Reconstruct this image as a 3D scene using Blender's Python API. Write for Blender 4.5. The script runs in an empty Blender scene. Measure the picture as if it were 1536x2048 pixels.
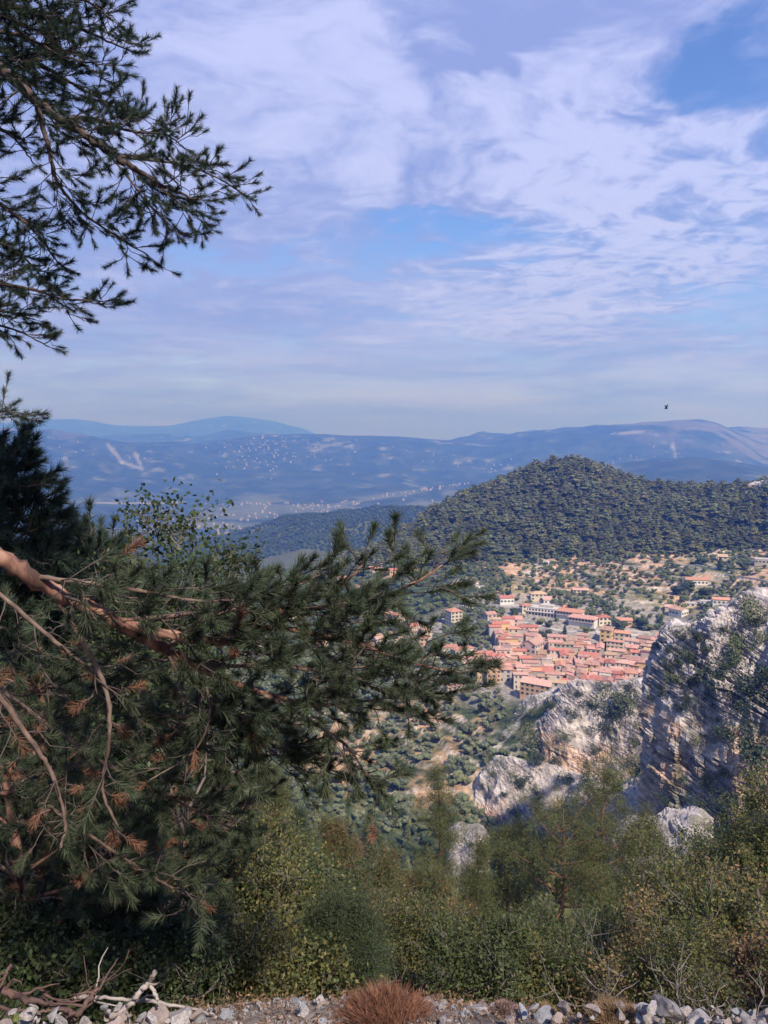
import bpy, math, random
import numpy as np
from mathutils import Vector, Matrix, Euler, noise as mnoise
random.seed(7); rng = np.random.default_rng(7)
R = math.radians
SC = bpy.context.scene
# ------------------------------------------------------------------ camera
W0, H0, FPX, PITCH = 1536.0, 2048.0, 1540.0, R(5.7)
cam_d = bpy.data.cameras.new('camera'); cam = bpy.data.objects.new('camera', cam_d)
SC.collection.objects.link(cam); SC.camera = cam
cam.location = (0, 0, 0); cam.rotation_euler = (R(90) - PITCH, 0, 0)
cam_d.sensor_fit = 'VERTICAL'; cam_d.sensor_height = 24; cam_d.lens = 24 * FPX / H0
cam_d.clip_start = 0.1; cam_d.clip_end = 80000
# ------------------------------------------------------------------ light and exposure
SUN_AZ, SUN_EL = 148.0, 50.0            # degrees clockwise from +Y, and above the horizon
sdir = Vector((math.sin(R(SUN_AZ)) * math.cos(R(SUN_EL)), math.cos(R(SUN_AZ)) * math.cos(R(SUN_EL)), math.sin(R(SUN_EL))))
sl = bpy.data.lights.new('sun', 'SUN'); sun = bpy.data.objects.new('sun', sl); SC.collection.objects.link(sun)
sl.energy = 2.9; sl.angle = R(2.5); sl.color = (1.0, 0.90, 0.84)
sun.rotation_euler = (-sdir).to_track_quat('-Z', 'Y').to_euler()
SC.view_settings.view_transform = 'Standard'; SC.view_settings.look = 'None'
SC.view_settings.gamma = 1.0; SC.view_settings.use_curve_mapping = False
SC.view_settings.exposure = 1.08
SC.cycles.use_denoising = True
SC.cycles.max_bounces = 6; SC.cycles.diffuse_bounces = 3; SC.cycles.glossy_bounces = 1
SC.cycles.transmission_bounces = 2; SC.cycles.volume_bounces = 1; SC.cycles.transparent_max_bounces = 6

def pix(px, py, D):
    """world point seen at photo pixel (px,py) at horizontal distance D"""
    u = (px - 768) / FPX; v = (py - 1024) / FPX
    y = math.cos(PITCH) - v * math.sin(PITCH); z = -(math.sin(PITCH) + v * math.cos(PITCH))
    h = math.hypot(u, y)
    return Vector((u / h * D, y / h * D, z / h * D))
def topix(x, y, z):
    d = y * math.cos(PITCH) - z * math.sin(PITCH); w = -(y * math.sin(PITCH) + z * math.cos(PITCH))
    return 768 + FPX * x / d, 1024 + FPX * w / d
def pdir(px, py): return pix(px, py, 1.0).normalized()

# ------------------------------------------------------------------ world
world = bpy.data.worlds.new('World'); SC.world = world; world.use_nodes = True
nt = world.node_tree; nt.nodes.clear(); N = nt.nodes; L = nt.links
def nd(t, **k):
    n = N.new(t)
    for a, b in k.items(): setattr(n, a, b)
    return n
def wm(op, a, b=None, c=None, clamp=False):
    n = nd('ShaderNodeMath', operation=op, use_clamp=clamp)
    for i, s in enumerate((a, b, c)):
        if s is None: continue
        if isinstance(s, (int, float)): n.inputs[i].default_value = s
        else: L.new(s, n.inputs[i])
    return n.outputs[0]
def wv(op, a, b=None, scale=None):
    n = nd('ShaderNodeVectorMath', operation=op)
    for i, s in enumerate((a, b)):
        if s is None: continue
        if isinstance(s, (tuple, list, Vector)): n.inputs[i].default_value = tuple(s)
        else: L.new(s, n.inputs[i])
    if scale is not None: n.inputs['Scale'].default_value = scale
    return n
def wramp(x, a, b, c=0.0, d=1.0):
    n = nd('ShaderNodeMapRange', interpolation_type='SMOOTHSTEP')
    L.new(x, n.inputs[0]); n.inputs[1].default_value = a; n.inputs[2].default_value = b
    n.inputs[3].default_value = c; n.inputs[4].default_value = d
    return n.outputs[0]
def wnoise(v, s, det=6, rough=.55, dist=0.0):
    n = nd('ShaderNodeTexNoise'); L.new(v, n.inputs['Vector'])
    n.inputs['Scale'].default_value = s; n.inputs['Detail'].default_value = det
    n.inputs['Roughness'].default_value = rough; n.inputs['Distortion'].default_value = dist
    return n.outputs['Fac']
def wmix(f, a, b):
    n = nd('ShaderNodeMix', data_type='RGBA')
    if isinstance(f, (int, float)): n.inputs[0].default_value = f
    else: L.new(f, n.inputs[0])
    for s, i in ((a, 6), (b, 7)):
        if isinstance(s, tuple): n.inputs[i].default_value = (*s, 1)
        else: L.new(s, n.inputs[i])
    return n.outputs[2]
tc = nd('ShaderNodeTexCoord'); dirv = wv('NORMALIZE', tc.outputs['Generated']).outputs[0]
sep = nd('ShaderNodeSeparateXYZ'); L.new(dirv, sep.inputs[0])
zc = wm('MAXIMUM', sep.outputs[2], 0.0); zi = wm('ADD', zc, 0.10)
cmb = nd('ShaderNodeCombineXYZ')
L.new(wm('DIVIDE', sep.outputs[0], zi), cmb.inputs[0]); L.new(wm('DIVIDE', sep.outputs[1], zi), cmb.inputs[1])
cmb.inputs[2].default_value = 3.3
cp = cmb.outputs[0]
WARP = nd('ShaderNodeTexNoise'); L.new(cp, WARP.inputs['Vector']); WARP.inputs['Scale'].default_value = 1.1; WARP.inputs['Detail'].default_value = 4
cpw = wv('ADD', cp, wv('SCALE', wv('SUBTRACT', WARP.outputs['Color'], (.5, .5, .5)).outputs[0], scale=.9).outputs[0]).outputs[0]
n_big = wnoise(cp, .55, 3, .5); n_mid = wnoise(cpw, 1.9, 8, .58, .2); n_fin = wnoise(cpw, 6.5, 8, .62, .3)
dw = wv('ADD', dirv, wv('SCALE', wv('SUBTRACT', WARP.outputs['Color'], (.5, .5, .5)).outputs[0], scale=.16).outputs[0]).outputs[0]
WARP2 = nd('ShaderNodeTexNoise'); L.new(cpw, WARP2.inputs['Vector']); WARP2.inputs['Scale'].default_value = 5; WARP2.inputs['Detail'].default_value = 7
dw = wv('ADD', dw, wv('SCALE', wv('SUBTRACT', WARP2.outputs['Color'], (.5, .5, .5)).outputs[0], scale=.13).outputs[0]).outputs[0]
n_puf = wnoise(cpw, 9, 6, .6, .2)
def blob(px, py, rx, rz, soft=.45):
    c = pdir(px, py); d = wv('SUBTRACT', dw, c).outputs[0]
    s = wv('MULTIPLY', d, (FPX / rx, 1.0, FPX / rz)).outputs[0]
    return wramp(wv('LENGTH', s).outputs[1], soft, 1.25, 1.0, 0.0)
def wsum(terms):
    o = None
    for s, w in terms:
        t = wm('MULTIPLY', s, w); o = t if o is None else wm('ADD', o, t)
    return o
RB = blob(1300, 440, 480, 300, .3)
PUF = wm('MULTIPLY', n_puf, RB)
cover = wsum([(PUF, .5), (RB, -.24), (n_big, .30), (n_mid, .90), (n_fin, .62),
    (blob(640, 230, 620, 330, .5), .42), (blob(60, 480, 420, 260), .25), (blob(1330, 400, 330, 170), .26),
    (blob(1150, 30, 420, 70), .30), (blob(900, 660, 900, 130), .22), (blob(1120, 210, 160, 90), .28),
    (blob(1440, 165, 165, 75, .1), -.36), (blob(1100, 240, 150, 30), -.1), (blob(880, 465, 230, 55, .15), -.55), (blob(560, 535, 300, 40), -.34),
    (blob(1170, 285, 110, 60, .1), -.30), (blob(1460, 620, 120, 30), -.25)])
cover = wm('ADD', cover, -.47)
cov = wramp(cover, .16, .86)
cov = wm('MULTIPLY', cov, .93)
# brightness of the cloud: puffs towards the right, smooth violet veil towards the left, grey flank
bright = wsum([(n_mid, .95), (n_fin, .9), (PUF, 1.7), (RB, -.72), (blob(560, 210, 340, 230), .26), (blob(1330, 430, 300, 150), .22), (blob(1090, 200, 170, 120), .26),
    (blob(930, 610, 300, 70), .16), (blob(960, 75, 170, 40, .3), -.34), (blob(560, 470, 480, 130), -.10), (blob(1500, 420, 180, 50), -.12)])
bright = wramp(bright, .80, 1.36)
sky = nd('ShaderNodeTexSky', sky_type='NISHITA'); sky.sun_disc = False
sky.sun_elevation = R(SUN_EL); sky.sun_rotation = R(SUN_AZ); sky.altitude = 700; sky.air_density = 1.0; sky.dust_density = .6; sky.ozone_density = 2.2
SKY_STR = 0.10
K = 1 / SKY_STR
skyc = wv('MULTIPLY', sky.outputs[0], (.54, .64, .90)).outputs[0]
ccol = wmix(bright, tuple(K * c for c in (.150, .186, .375)), tuple(K * c for c in (.295, .32, .515)))
mixed = wmix(cov, skyc, ccol)
# low belt of thin vapour over the horizon, all the way round
belt = wramp(sep.outputs[2], -.02, .26, .80, 0.0)
bn = wm('MULTIPLY', belt, wramp(n_mid, .1, .9, .9, 1.05))
sx_ = nd('ShaderNodeCombineXYZ'); L.new(sep.outputs[0], sx_.inputs[0]); L.new(sep.outputs[1], sx_.inputs[1]); L.new(wm('MULTIPLY', sep.outputs[2], 9.0), sx_.inputs[2])
streaks = wramp(wnoise(sx_.outputs[0], 3.2, 7, .6, .6), .34, .68)
bcol = wmix(streaks, tuple(K * c for c in (.140, .165, .375)), tuple(K * c for c in (.29, .305, .53)))
final = wmix(bn, mixed, bcol)
bg = nd('ShaderNodeBackground'); L.new(final, bg.inputs[0]); bg.inputs[1].default_value = SKY_STR
out = nd('ShaderNodeOutputWorld'); L.new(bg.outputs[0], out.inputs[0])
world.cycles.sampling_method = 'MANUAL'; world.cycles.sample_map_resolution = 1024

# ------------------------------------------------------------------ object helpers
COL = SC.collection
def tag(o, label=None, cat=None, group=None, kind=None):
    if label: o['label'] = label
    if cat: o['category'] = cat
    if group: o['group'] = group
    if kind: o['kind'] = kind
    return o
def empty(name, loc, rz=0.0):
    o = bpy.data.objects.new(name, None); COL.objects.link(o); o.location = loc; o.rotation_euler = (0, 0, rz); o.empty_display_size = .5
    return o
def link(name, me, parent=None, mats=()):
    o = bpy.data.objects.new(name, me); COL.objects.link(o)
    if parent: o.parent = parent
    for m in mats: me.materials.append(m)
    return o
def mesh_np(name, V, F, smooth=False, mi=None):
    """V (n,3); F: list of arrays, each (m,k) with same k, or one array"""
    me = bpy.data.meshes.new(name)
    V = np.asarray(V, dtype=np.float32)
    Fs = F if isinstance(F, list) else [F]
    Fs = [np.asarray(f, dtype=np.int32) for f in Fs if len(f)]
    me.vertices.add(len(V)); me.vertices.foreach_set('co', V.ravel())
    loops = np.concatenate([f.ravel() for f in Fs]); tot = np.concatenate([np.full(len(f), f.shape[1], np.int32) for f in Fs])
    st = np.concatenate(([0], np.cumsum(tot)[:-1])).astype(np.int32)
    me.loops.add(len(loops)); me.loops.foreach_set('vertex_index', loops)
    me.polygons.add(len(tot)); me.polygons.foreach_set('loop_start', st)
    if mi is not None: me.polygons.foreach_set('material_index', np.asarray(mi, np.int32))
    me.update(calc_edges=True)
    me.polygons.foreach_set('use_smooth', np.full(len(tot), smooth, bool))
    return me
class MB:
    """collects faces of simple solids"""
    def __init__(s): s.v = []; s.f = []; s.m = []
    def add(s, vs, fs, m=0):
        b = len(s.v); s.v += [tuple(v) for v in vs]; s.f += [tuple(b + i for i in f) for f in fs]; s.m += [m] * len(fs)
    def box(s, x0, x1, y0, y1, z0, z1, m=0):
        s.add([(x0,y0,z0),(x1,y0,z0),(x1,y1,z0),(x0,y1,z0),(x0,y0,z1),(x1,y0,z1),(x1,y1,z1),(x0,y1,z1)],
              [(0,3,2,1),(4,5,6,7),(0,1,5,4),(1,2,6,5),(2,3,7,6),(3,0,4,7)], m)
    def mesh(s, name, smooth=False):
        me = bpy.data.meshes.new(name); me.from_pydata(s.v, [], s.f); me.polygons.foreach_set('material_index', s.m)
        me.polygons.foreach_set('use_smooth', [smooth] * len(s.f)); me.update(); return me

# ------------------------------------------------------------------ numpy noise
_perm = rng.permutation(4096)
def _h(ix, iy, iz, seed):
    a = _perm[(ix + seed * 131) & 4095]; a = _perm[(a + iy) & 4095]; return _perm[(a + iz) & 4095] / 2047.5 - 1.0
def vnoise(x, y, z=None, seed=0):
    if z is None: z = np.zeros_like(x)
    xi = np.floor(x).astype(np.int64); yi = np.floor(y).astype(np.int64); zi = np.floor(z).astype(np.int64)
    fx = x - xi; fy = y - yi; fz = z - zi
    fx = fx*fx*fx*(fx*(fx*6-15)+10); fy = fy*fy*fy*(fy*(fy*6-15)+10); fz = fz*fz*(3-2*fz)
    r = 0
    for dz in (0, 1):
        wz = fz if dz else 1 - fz
        if dz and not np.any(fz): continue
        for dy in (0, 1):
            wy = fy if dy else 1 - fy
            for dx in (0, 1):
                r = r + (fx if dx else 1 - fx) * wy * wz * _h(xi + dx, yi + dy, zi + dz, seed)
    return r
def fbm(x, y, z=None, o=5, seed=0, g=.5, ridged=False):
    r = 0; a = 1.0; t = 0; f = 1.0
    for i in range(o):
        n = vnoise(x * f, y * f, None if z is None else z * f, seed + i)
        if ridged: n = 1 - 2 * np.abs(n)
        r = r + a * n; t += a; a *= g; f *= 2.03
    return r / t
def sstep(a, b, x): t = np.clip((x - a) / (b - a), 0, 1); return t * t * (3 - 2 * t)
def pchip(xs, ys, x):
    h = np.diff(xs); d = np.diff(ys) / h; m = np.zeros_like(ys)
    s = (d[:-1] * d[1:]) > 0
    w1 = 2*h[1:]+h[:-1]; w2 = h[1:]+2*h[:-1]
    with np.errstate(divide='ignore', invalid='ignore'):
        mm = (w1 + w2) / (w1 / d[:-1] + w2 / d[1:])
    m[1:-1] = np.where(s, mm, 0); m[0] = d[0]; m[-1] = d[-1]
    i = np.clip(np.searchsorted(xs, x) - 1, 0, len(xs) - 2); t = np.clip((x - xs[i]) / h[i], 0, 1)
    return (ys[i]*(2*t**3-3*t**2+1) + h[i]*m[i]*(t**3-2*t**2+t) + ys[i+1]*(-2*t**3+3*t**2) + h[i]*m[i+1]*(t**3-t**2))

# ------------------------------------------------------------------ materials
MATS = {}
def mat(name, cols, scale=1.0, rough=.85, bump=0.0, bscale=None, var=0.0, detail=5, stops=None, spec=.25, transl=0.0, vec=(1,1,1), hue=0.0):
    """noise ramp between several colours; var = brightness variation per object / instance"""
    if name in MATS: return MATS[name]
    m = bpy.data.materials.new(name); m.use_nodes = True; t = m.node_tree; t.nodes.clear(); n = t.nodes; l = t.links
    co = n.new('ShaderNodeTexCoord'); mp = n.new('ShaderNodeMapping'); l.new(co.outputs['Object'], mp.inputs[0]); mp.inputs['Scale'].default_value = vec
    nz = n.new('ShaderNodeTexNoise'); l.new(mp.outputs[0], nz.inputs['Vector']); nz.inputs['Scale'].default_value = scale; nz.inputs['Detail'].default_value = detail; nz.inputs['Roughness'].default_value = .6
    rp = n.new('ShaderNodeValToRGB'); l.new(nz.outputs['Fac'], rp.inputs[0])
    e = rp.color_ramp.elements; k = len(cols)
    st = stops or [.32 + .36 * i / max(k - 1, 1) for i in range(k)]
    while len(e) < k: e.new(.5)
    for i in range(k): e[i].position = st[i]; e[i].color = (*cols[i], 1)
    c = rp.outputs[0]
    if var or hue:
        oi = n.new('ShaderNodeObjectInfo'); hs = n.new('ShaderNodeHueSaturation'); l.new(c, hs.inputs['Color'])
        mr = n.new('ShaderNodeMapRange'); l.new(oi.outputs['Random'], mr.inputs[0]); mr.inputs[3].default_value = 1 - var; mr.inputs[4].default_value = 1 + var; l.new(mr.outputs[0], hs.inputs['Value'])
        if hue:
            mu = n.new('ShaderNodeMath'); mu.operation = 'MULTIPLY'; l.new(oi.outputs['Random'], mu.inputs[0]); mu.inputs[1].default_value = 7.31
            fr = n.new('ShaderNodeMath'); fr.operation = 'FRACT'; l.new(mu.outputs[0], fr.inputs[0])
            m2 = n.new('ShaderNodeMapRange'); l.new(fr.outputs[0], m2.inputs[0]); m2.inputs[3].default_value = .5 - hue; m2.inputs[4].default_value = .5 + hue; l.new(m2.outputs[0], hs.inputs['Hue'])
        c = hs.outputs[0]
    p = n.new('ShaderNodeBsdfPrincipled'); l.new(c, p.inputs['Base Color']); p.inputs['Roughness'].default_value = rough
    p.inputs['Specular IOR Level'].default_value = spec
    if bump:
        b = n.new('ShaderNodeTexNoise'); l.new(mp.outputs[0], b.inputs['Vector']); b.inputs['Scale'].default_value = bscale or scale * 4; b.inputs['Detail'].default_value = 6
        bm = n.new('ShaderNodeBump'); l.new(b.outputs['Fac'], bm.inputs['Height']); bm.inputs['Strength'].default_value = min(bump, 1); bm.inputs['Distance'].default_value = bump
        l.new(bm.outputs[0], p.inputs['Normal'])
    o = n.new('ShaderNodeOutputMaterial'); sh = p.outputs[0]
    if transl:
        tr = n.new('ShaderNodeBsdfTranslucent'); l.new(c, tr.inputs[0]); mx = n.new('ShaderNodeMixShader'); mx.inputs[0].default_value = transl
        l.new(p.outputs[0], mx.inputs[1]); l.new(tr.outputs[0], mx.inputs[2]); sh = mx.outputs[0]
    l.new(sh, o.inputs[0]); MATS[name] = m
    return m

# ------------------------------------------------------------------ terrain heights
def zt(px, py, D): return pix(px, py, D).z
def elev_z(az, py, D):
    v = (py - 1024) / FPX
    return D * -(math.sin(PITCH) + v * math.cos(PITCH)) / (math.cos(PITCH) - v * math.sin(PITCH)) * math.cos(az)
def paz(px): return math.atan((px - 768) / FPX / math.cos(PITCH))
# each column: azimuth, then (distance, value) rows; value >= 500 is a photo row y, else a height in metres
NEAR = [
 (-180, [(.5,-2.3),(5,-2.3),(9,9.3),(46,44),(110,98),(150,130),(300,240),(400,300),(490,330),(540,350),(700,390),(900,420),(1100,430),(1500,420),(1900,400),(2500,400),(2960,400)]),
 (-140, [(.5,-2.3),(5,-2.3),(9,9.3),(46,44),(110,98),(150,130),(300,240),(400,300),(490,330),(540,350),(700,390),(900,420),(1100,430),(1500,420),(1900,400),(2500,400),(2960,400)]),
 (-100, [(.5,-2.3),(7,-2.3),(14,-1),(46,6),(150,20),(300,40),(400,60),(440,60),(490,70),(540,80),(700,100),(900,100),(1100,100),(1500,50),(1900,0),(2500,-50),(3000,-100)]),
 (-72,  [(.5,-2.3),(4.2,-2.4),(9,-5),(46,-24),(150,-80),(300,-150),(400,-180),(440,-190),(490,-200),(540,-205),(700,-230),(900,-250),(1100,-280),(1500,-320),(1900,-350),(2500,-380),(3000,-420)]),
 (-45,  [(.5,-2.3),(3.6,-2.4),(8,-5.8),(46,-32),(150,-100),(300,-190),(400,-210),(440,-214),(490,-218),(540,-220),(700,-230),(900,-260),(1100,-290),(1500,-330),(1900,-360),(2500,-400),(3000,-430)]),
 ('p0', [(.5,-2.3),(3.4,-2.42),(8,-6),(46,-33.5),(150,-102),(300,-192),(400,-210),(440,-208),(490,-206),(540,-205),(700,-210),(900,-235),(1100,-262),(1500,-310),(1900,-340),(2500,-380),(3000,-420)]),
 ('p300',[(.5,-2.3),(3.3,-2.42),(8,-6),(46,-33.5),(150,-102),(300,-190),(400,-208),(440,-204),(490,-202),(540,-200),(700,-196),(900,-205),(1100,-235),(1500,-290),(1900,-330),(2500,-360),(3000,-410)]),
 ('p450',[(.5,-2.3),(3.3,-2.42),(8,-6),(46,-33.5),(150,-102),(300,-190),(400,-208),(440,-203),(490,-200),(540,-196),(700,-184),(900,-190),(1100,-215),(1500,-280),(1900,-320),(2500,1082),(3000,-400)]),
 ('p600',[(.5,-2.3),(3.3,-2.42),(8,-6),(46,-33.5),(150,-102),(300,-190),(400,1640),(440,1565),(490,1480),(540,1400),(700,1250),(900,1165),(1100,1140),(1500,-280),(1900,-315),(2500,1036),(3000,-420)]),
 ('p768',[(.5,-2.3),(3.3,-2.42),(8,-6),(46,-33.5),(150,-102),(300,-190),(400,1640),(440,1560),(490,1470),(545,1390),(700,1238),(900,1125),(1060,1098),(1500,-270),(1900,-310),(2500,1028),(3000,-420)]),
 ('p900',[(.5,-2.3),(3.3,-2.42),(8,-6),(46,-33.5),(150,-100),(300,-190),(400,1640),(440,1555),(490,1460),(545,1378),(700,1222),(880,1120),(1090,1018),(1500,-210),(1900,-300),(2500,1026),(3000,-420)]),
 ('p1000',[(.5,-2.3),(3.3,-2.42),(8,-6),(46,-33.5),(150,-98),(300,-188),(404,1662),(440,1545),(490,1446),(540,1382),(700,1212),(860,1118),(1110,972),(1450,-200),(1900,-290),(2500,-290),(3000,-420)]),
 ('p1140',[(.5,-2.3),(3.4,-2.42),(8,-6),(46,-33),(150,-96),(290,-182),(404,1668),(436,1560),(478,1398),(530,-181),(700,1218),(850,1118),(1120,930),(1450,-200),(1900,-280),(2500,-300),(3000,-420)]),
 ('p1250',[(.5,-2.3),(3.5,-2.42),(8,-5.9),(46,-32),(150,-88),(280,-160),(404,1640),(440,1565),(482,1392),(530,-180),(700,1226),(850,1116),(1120,964),(1450,-180),(1900,-260),(2500,-300),(3000,-420)]),
 ('p1330',[(.5,-2.3),(3.5,-2.42),(8,-5.8),(46,-31),(130,-76),(262,-140),(300,-153),(400,-190),(484,1392),(530,-178),(710,1228),(850,1112),(1130,986),(1450,-170),(1900,-260),(2500,-300),(3000,-420)]),
 ('p1440',[(.5,-2.3),(3.5,-2.42),(8,-5.7),(46,-30),(124,-71),(236,-126),(275,-141),(340,-122),(440,-150),(530,-165),(710,1215),(850,1106),(1090,990),(1450,-160),(1900,-260),(2500,-300),(3000,-420)]),
 ('p1536',[(.5,-2.3),(3.6,-2.42),(8,-5.5),(46,-29),(120,-66),(220,-112),(270,-126),(340,-104),(430,-130),(520,-150),(700,1200),(850,1100),(1010,985),(1450,-150),(1900,-250),(2500,-300),(3000,-420)]),
 (35,   [(.5,-2.3),(3.8,-2.42),(9,-5),(46,-26),(115,-56),(215,-92),(290,-80),(350,-70),(430,-70),(520,-90),(700,-110),(850,-95),(1000,-20),(1450,-100),(1900,-200),(2500,-300),(3000,-400)]),
 (52,   [(.5,-2.3),(4.0,-2.6),(10,-6.5),(46,-20),(110,-40),(200,-50),(290,-30),(360,-25),(430,-25),(520,-40),(700,-60),(850,-30),(1000,0),(1450,-50),(1900,-120),(2500,-200),(3000,-300)]),
 (80,   [(.5,-2.3),(7,-2.42),(16,-2),(46,0),(110,20),(200,50),(300,90),(400,110),(450,120),(520,130),(700,160),(900,180),(1100,180),(1500,160),(1900,130),(2500,100),(3000,50)]),
 (115,  [(.5,-2.3),(6,-2.3),(10,1),(46,30),(110,80),(150,112),(300,200),(400,250),(490,290),(540,310),(700,360),(900,400),(1100,420),(1500,420),(1900,400),(2500,400),(2960,400)]),
 (134,  [(.5,-2.3),(5.5,-2.3),(10,2),(46,33),(110,84),(150,116),(300,210),(400,260),(490,295),(540,315),(700,365),(900,400),(1100,420),(1500,420),(1900,400),(2500,400),(2960,400)]),  # unseen bank shaped low here, letting sun onto the right-hand shrubs
 (144,  [(.5,-2.3),(4.6,-2.3),(9,7.5),(46,38),(110,88),(150,120),(300,225),(400,280),(490,310),(540,330),(700,375),(900,410),(1100,425),(1500,420),(1900,400),(2500,400),(2960,400)]),  # unseen bank behind the camera, shaped high here to shade the left pines
 (180,  [(.5,-2.3),(5,-2.3),(9,9.3),(46,44),(110,98),(150,130),(300,240),(400,300),(490,330),(540,350),(700,390),(900,420),(1100,430),(1500,420),(1900,400),(2500,400),(2960,400)]),
]
FAR = [  # from 2900 m on
 (-180, [(2950,460),(3700,400),(5000,300),(6000,200),(8500,200),(10000,100),(12500,0),(15500,0),(20000,0),(26000,-300)]),
 (-60,  [(2950,-420),(3700,-420),(5000,-430),(6000,-300),(8500,50),(10000,-100),(12500,0),(15500,-200),(20000,200),(26000,-300)]),
 ('p0',   [(2950,-430),(3700,1062),(5200,1010),(6200,950),(8500,861),(10000,-200),(12500,-100),(15500,-300),(20000,848),(26000,-400)]),
 ('p60',  [(2950,-430),(3700,1062),(5200,1010),(6200,950),(8500,864),(10000,-200),(12500,-50),(15500,-300),(20000,842),(26000,-400)]),
 ('p150', [(2950,-430),(3700,1062),(5200,1008),(6200,950),(8500,871),(10000,-200),(12500,-50),(15500,-300),(20000,839),(26000,-400)]),
 ('p250', [(2950,-430),(3700,1062),(5200,1006),(6200,955),(8500,884),(10000,-200),(12500,872),(15500,-300),(20000,852),(26000,-400)]),
 ('p330', [(2950,-430),(3700,1060),(5200,1005),(6200,960),(8500,888),(10000,-200),(12500,868),(15500,-300),(20000,853),(26000,-400)]),
 ('p400', [(2950,-420),(3700,1060),(5200,1005),(6200,965),(8500,894),(10000,-200),(12500,874),(15500,-300),(20000,841),(26000,-400)]),
 ('p465', [(2950,-410),(3700,1058),(5200,1004),(6200,965),(8500,884),(10000,-200),(12500,862),(15500,-300),(20000,833),(26000,-400)]),
 ('p540', [(2950,-410),(3700,1055),(5200,1003),(6200,965),(8500,872),(10000,-200),(12500,874),(15500,-300),(20000,842),(26000,-400)]),
 ('p620', [(2950,-420),(3700,1052),(5200,1002),(6200,965),(8500,869),(10000,-200),(12500,-200),(15500,-400),(20000,864),(26000,-400)]),
 ('p700', [(2950,-420),(3700,1050),(5200,996),(6200,965),(8500,872),(10000,-200),(12500,-200),(15500,-400),(20000,-500),(26000,-600)]),
 ('p780', [(2950,-420),(3700,1045),(5200,985),(6200,962),(8500,874),(10000,-200),(12500,-200),(15500,-400),(20000,-500),(26000,-600)]),
 ('p880', [(2950,-420),(3700,1045),(5200,975),(6200,-440),(8500,881),(10000,-200),(12500,-200),(15500,-400),(20000,-500),(26000,-600)]),
 ('p960', [(2950,-420),(3700,1045),(5200,966),(6200,-440),(8500,884),(10500,876),(12500,-200),(15500,-400),(20000,-500),(26000,-600)]),
 ('p1060',[(2950,-420),(3700,1045),(5200,952),(6200,-440),(8500,872),(10500,-100),(12500,-200),(15500,-400),(20000,-500),(26000,-600)]),
 ('p1150',[(2950,-420),(3700,1040),(5200,938),(6200,-440),(8500,860),(10500,-100),(12500,-200),(15500,-400),(20000,-500),(26000,-600)]),
 ('p1250',[(2950,-420),(3700,1035),(5200,925),(6200,-430),(8500,850),(10500,-100),(12500,-200),(15500,-400),(20000,-500),(26000,-600)]),
 ('p1330',[(2950,-420),(3700,1030),(5200,918),(6200,-420),(8700,843),(10500,-100),(12500,-200),(15500,-400),(20000,-500),(26000,-600)]),
 ('p1385',[(2950,-420),(3700,1030),(5200,915),(6200,-400),(8800,838),(10500,-50),(12500,-200),(15500,-400),(20000,-500),(26000,-600)]),
 ('p1425',[(2950,-420),(3700,1030),(5200,919),(6200,-400),(8800,846),(10500,-50),(12500,-200),(15500,-400),(20000,-500),(26000,-600)]),
 ('p1470',[(2950,-420),(3700,1030),(5200,925),(6200,-400),(8700,872),(11000,870),(12500,-200),(15500,-400),(20000,-500),(26000,-600)]),
 ('p1540',[(2950,-420),(3700,1030),(5200,936),(6200,-400),(8700,905),(11000,870),(12500,-200),(15500,-400),(20000,-500),(26000,-600)]),
 (60,   [(2950,-300),(3700,-300),(5000,-200),(6200,-300),(8500,100),(10500,-50),(12500,-200),(15500,-400),(20000,-500),(26000,-600)]),
 (180,  [(2950,460),(3700,400),(5000,300),(6000,200),(8500,200),(10000,100),(12500,0),(15500,0),(20000,0),(26000,-300)]),
]
def colaz(a): return paz(float(a[1:])) if isinstance(a, str) else R(a)
for i_, (a_, rows_) in enumerate(NEAR):        # the road shoulder breaks off sharply into the slope below
    if isinstance(a_, str) or -50 < a_ < 40:
        rows_[1] = (3.1, -2.50); rows_[2] = (4.5, -3.85); rows_[3] = (46, rows_[3][1] - 2.0)
def build_table(T, azs, Ds):
    ca = np.array([colaz(a) for a, _ in T])
    CD = np.array([[r[0] for r in rows] for _, rows in T], float)
    CZ = np.array([[elev_z(az, r[1], r[0]) if r[1] >= 500 else r[1] for r in rows] for az, (_, rows) in zip(ca, T)], float)
    Di = np.stack([pchip(ca, CD[:, j], azs) for j in range(CD.shape[1])], 1)
    Zi = np.stack([pchip(ca, CZ[:, j], azs) for j in range(CZ.shape[1])], 1)
    return np.stack([pchip(Di[i], Zi[i], Ds) for i in range(len(azs))])
az_in = np.arange(-34, 34.01, .22); az_l = np.linspace(-180, -34, 44)[:-1]; az_r = np.linspace(34, 180, 44)[1:]
AZ = np.radians(np.concatenate([az_l, az_in, az_r]))
DN = np.concatenate([np.linspace(.5, 6, 34), np.linspace(6, 20, 50)[1:], np.linspace(20, 300, 130)[1:], np.linspace(300, 950, 270)[1:], np.linspace(950, 2960, 150)[1:]])
HN = build_table(NEAR, AZ, DN)
GX = np.sin(AZ)[:, None] * DN[None]; GY = np.cos(AZ)[:, None] * DN[None]
DD = np.broadcast_to(DN[None], GX.shape)
fade = sstep(15, 60, DD) 
HN = HN + fbm(GX / 90, GY / 90, o=5, seed=3) * 5.0 * fade * (1 - .75 * sstep(480, 560, DD) * (1 - sstep(690, 760, DD)))
HN = HN + fbm(GX / 14, GY / 14, o=4, seed=9) * .8 * sstep(6, 30, DD) + fbm(GX / .9, GY / .9, o=4, seed=11) * .06 * (1 - sstep(10, 20, DD))
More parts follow.
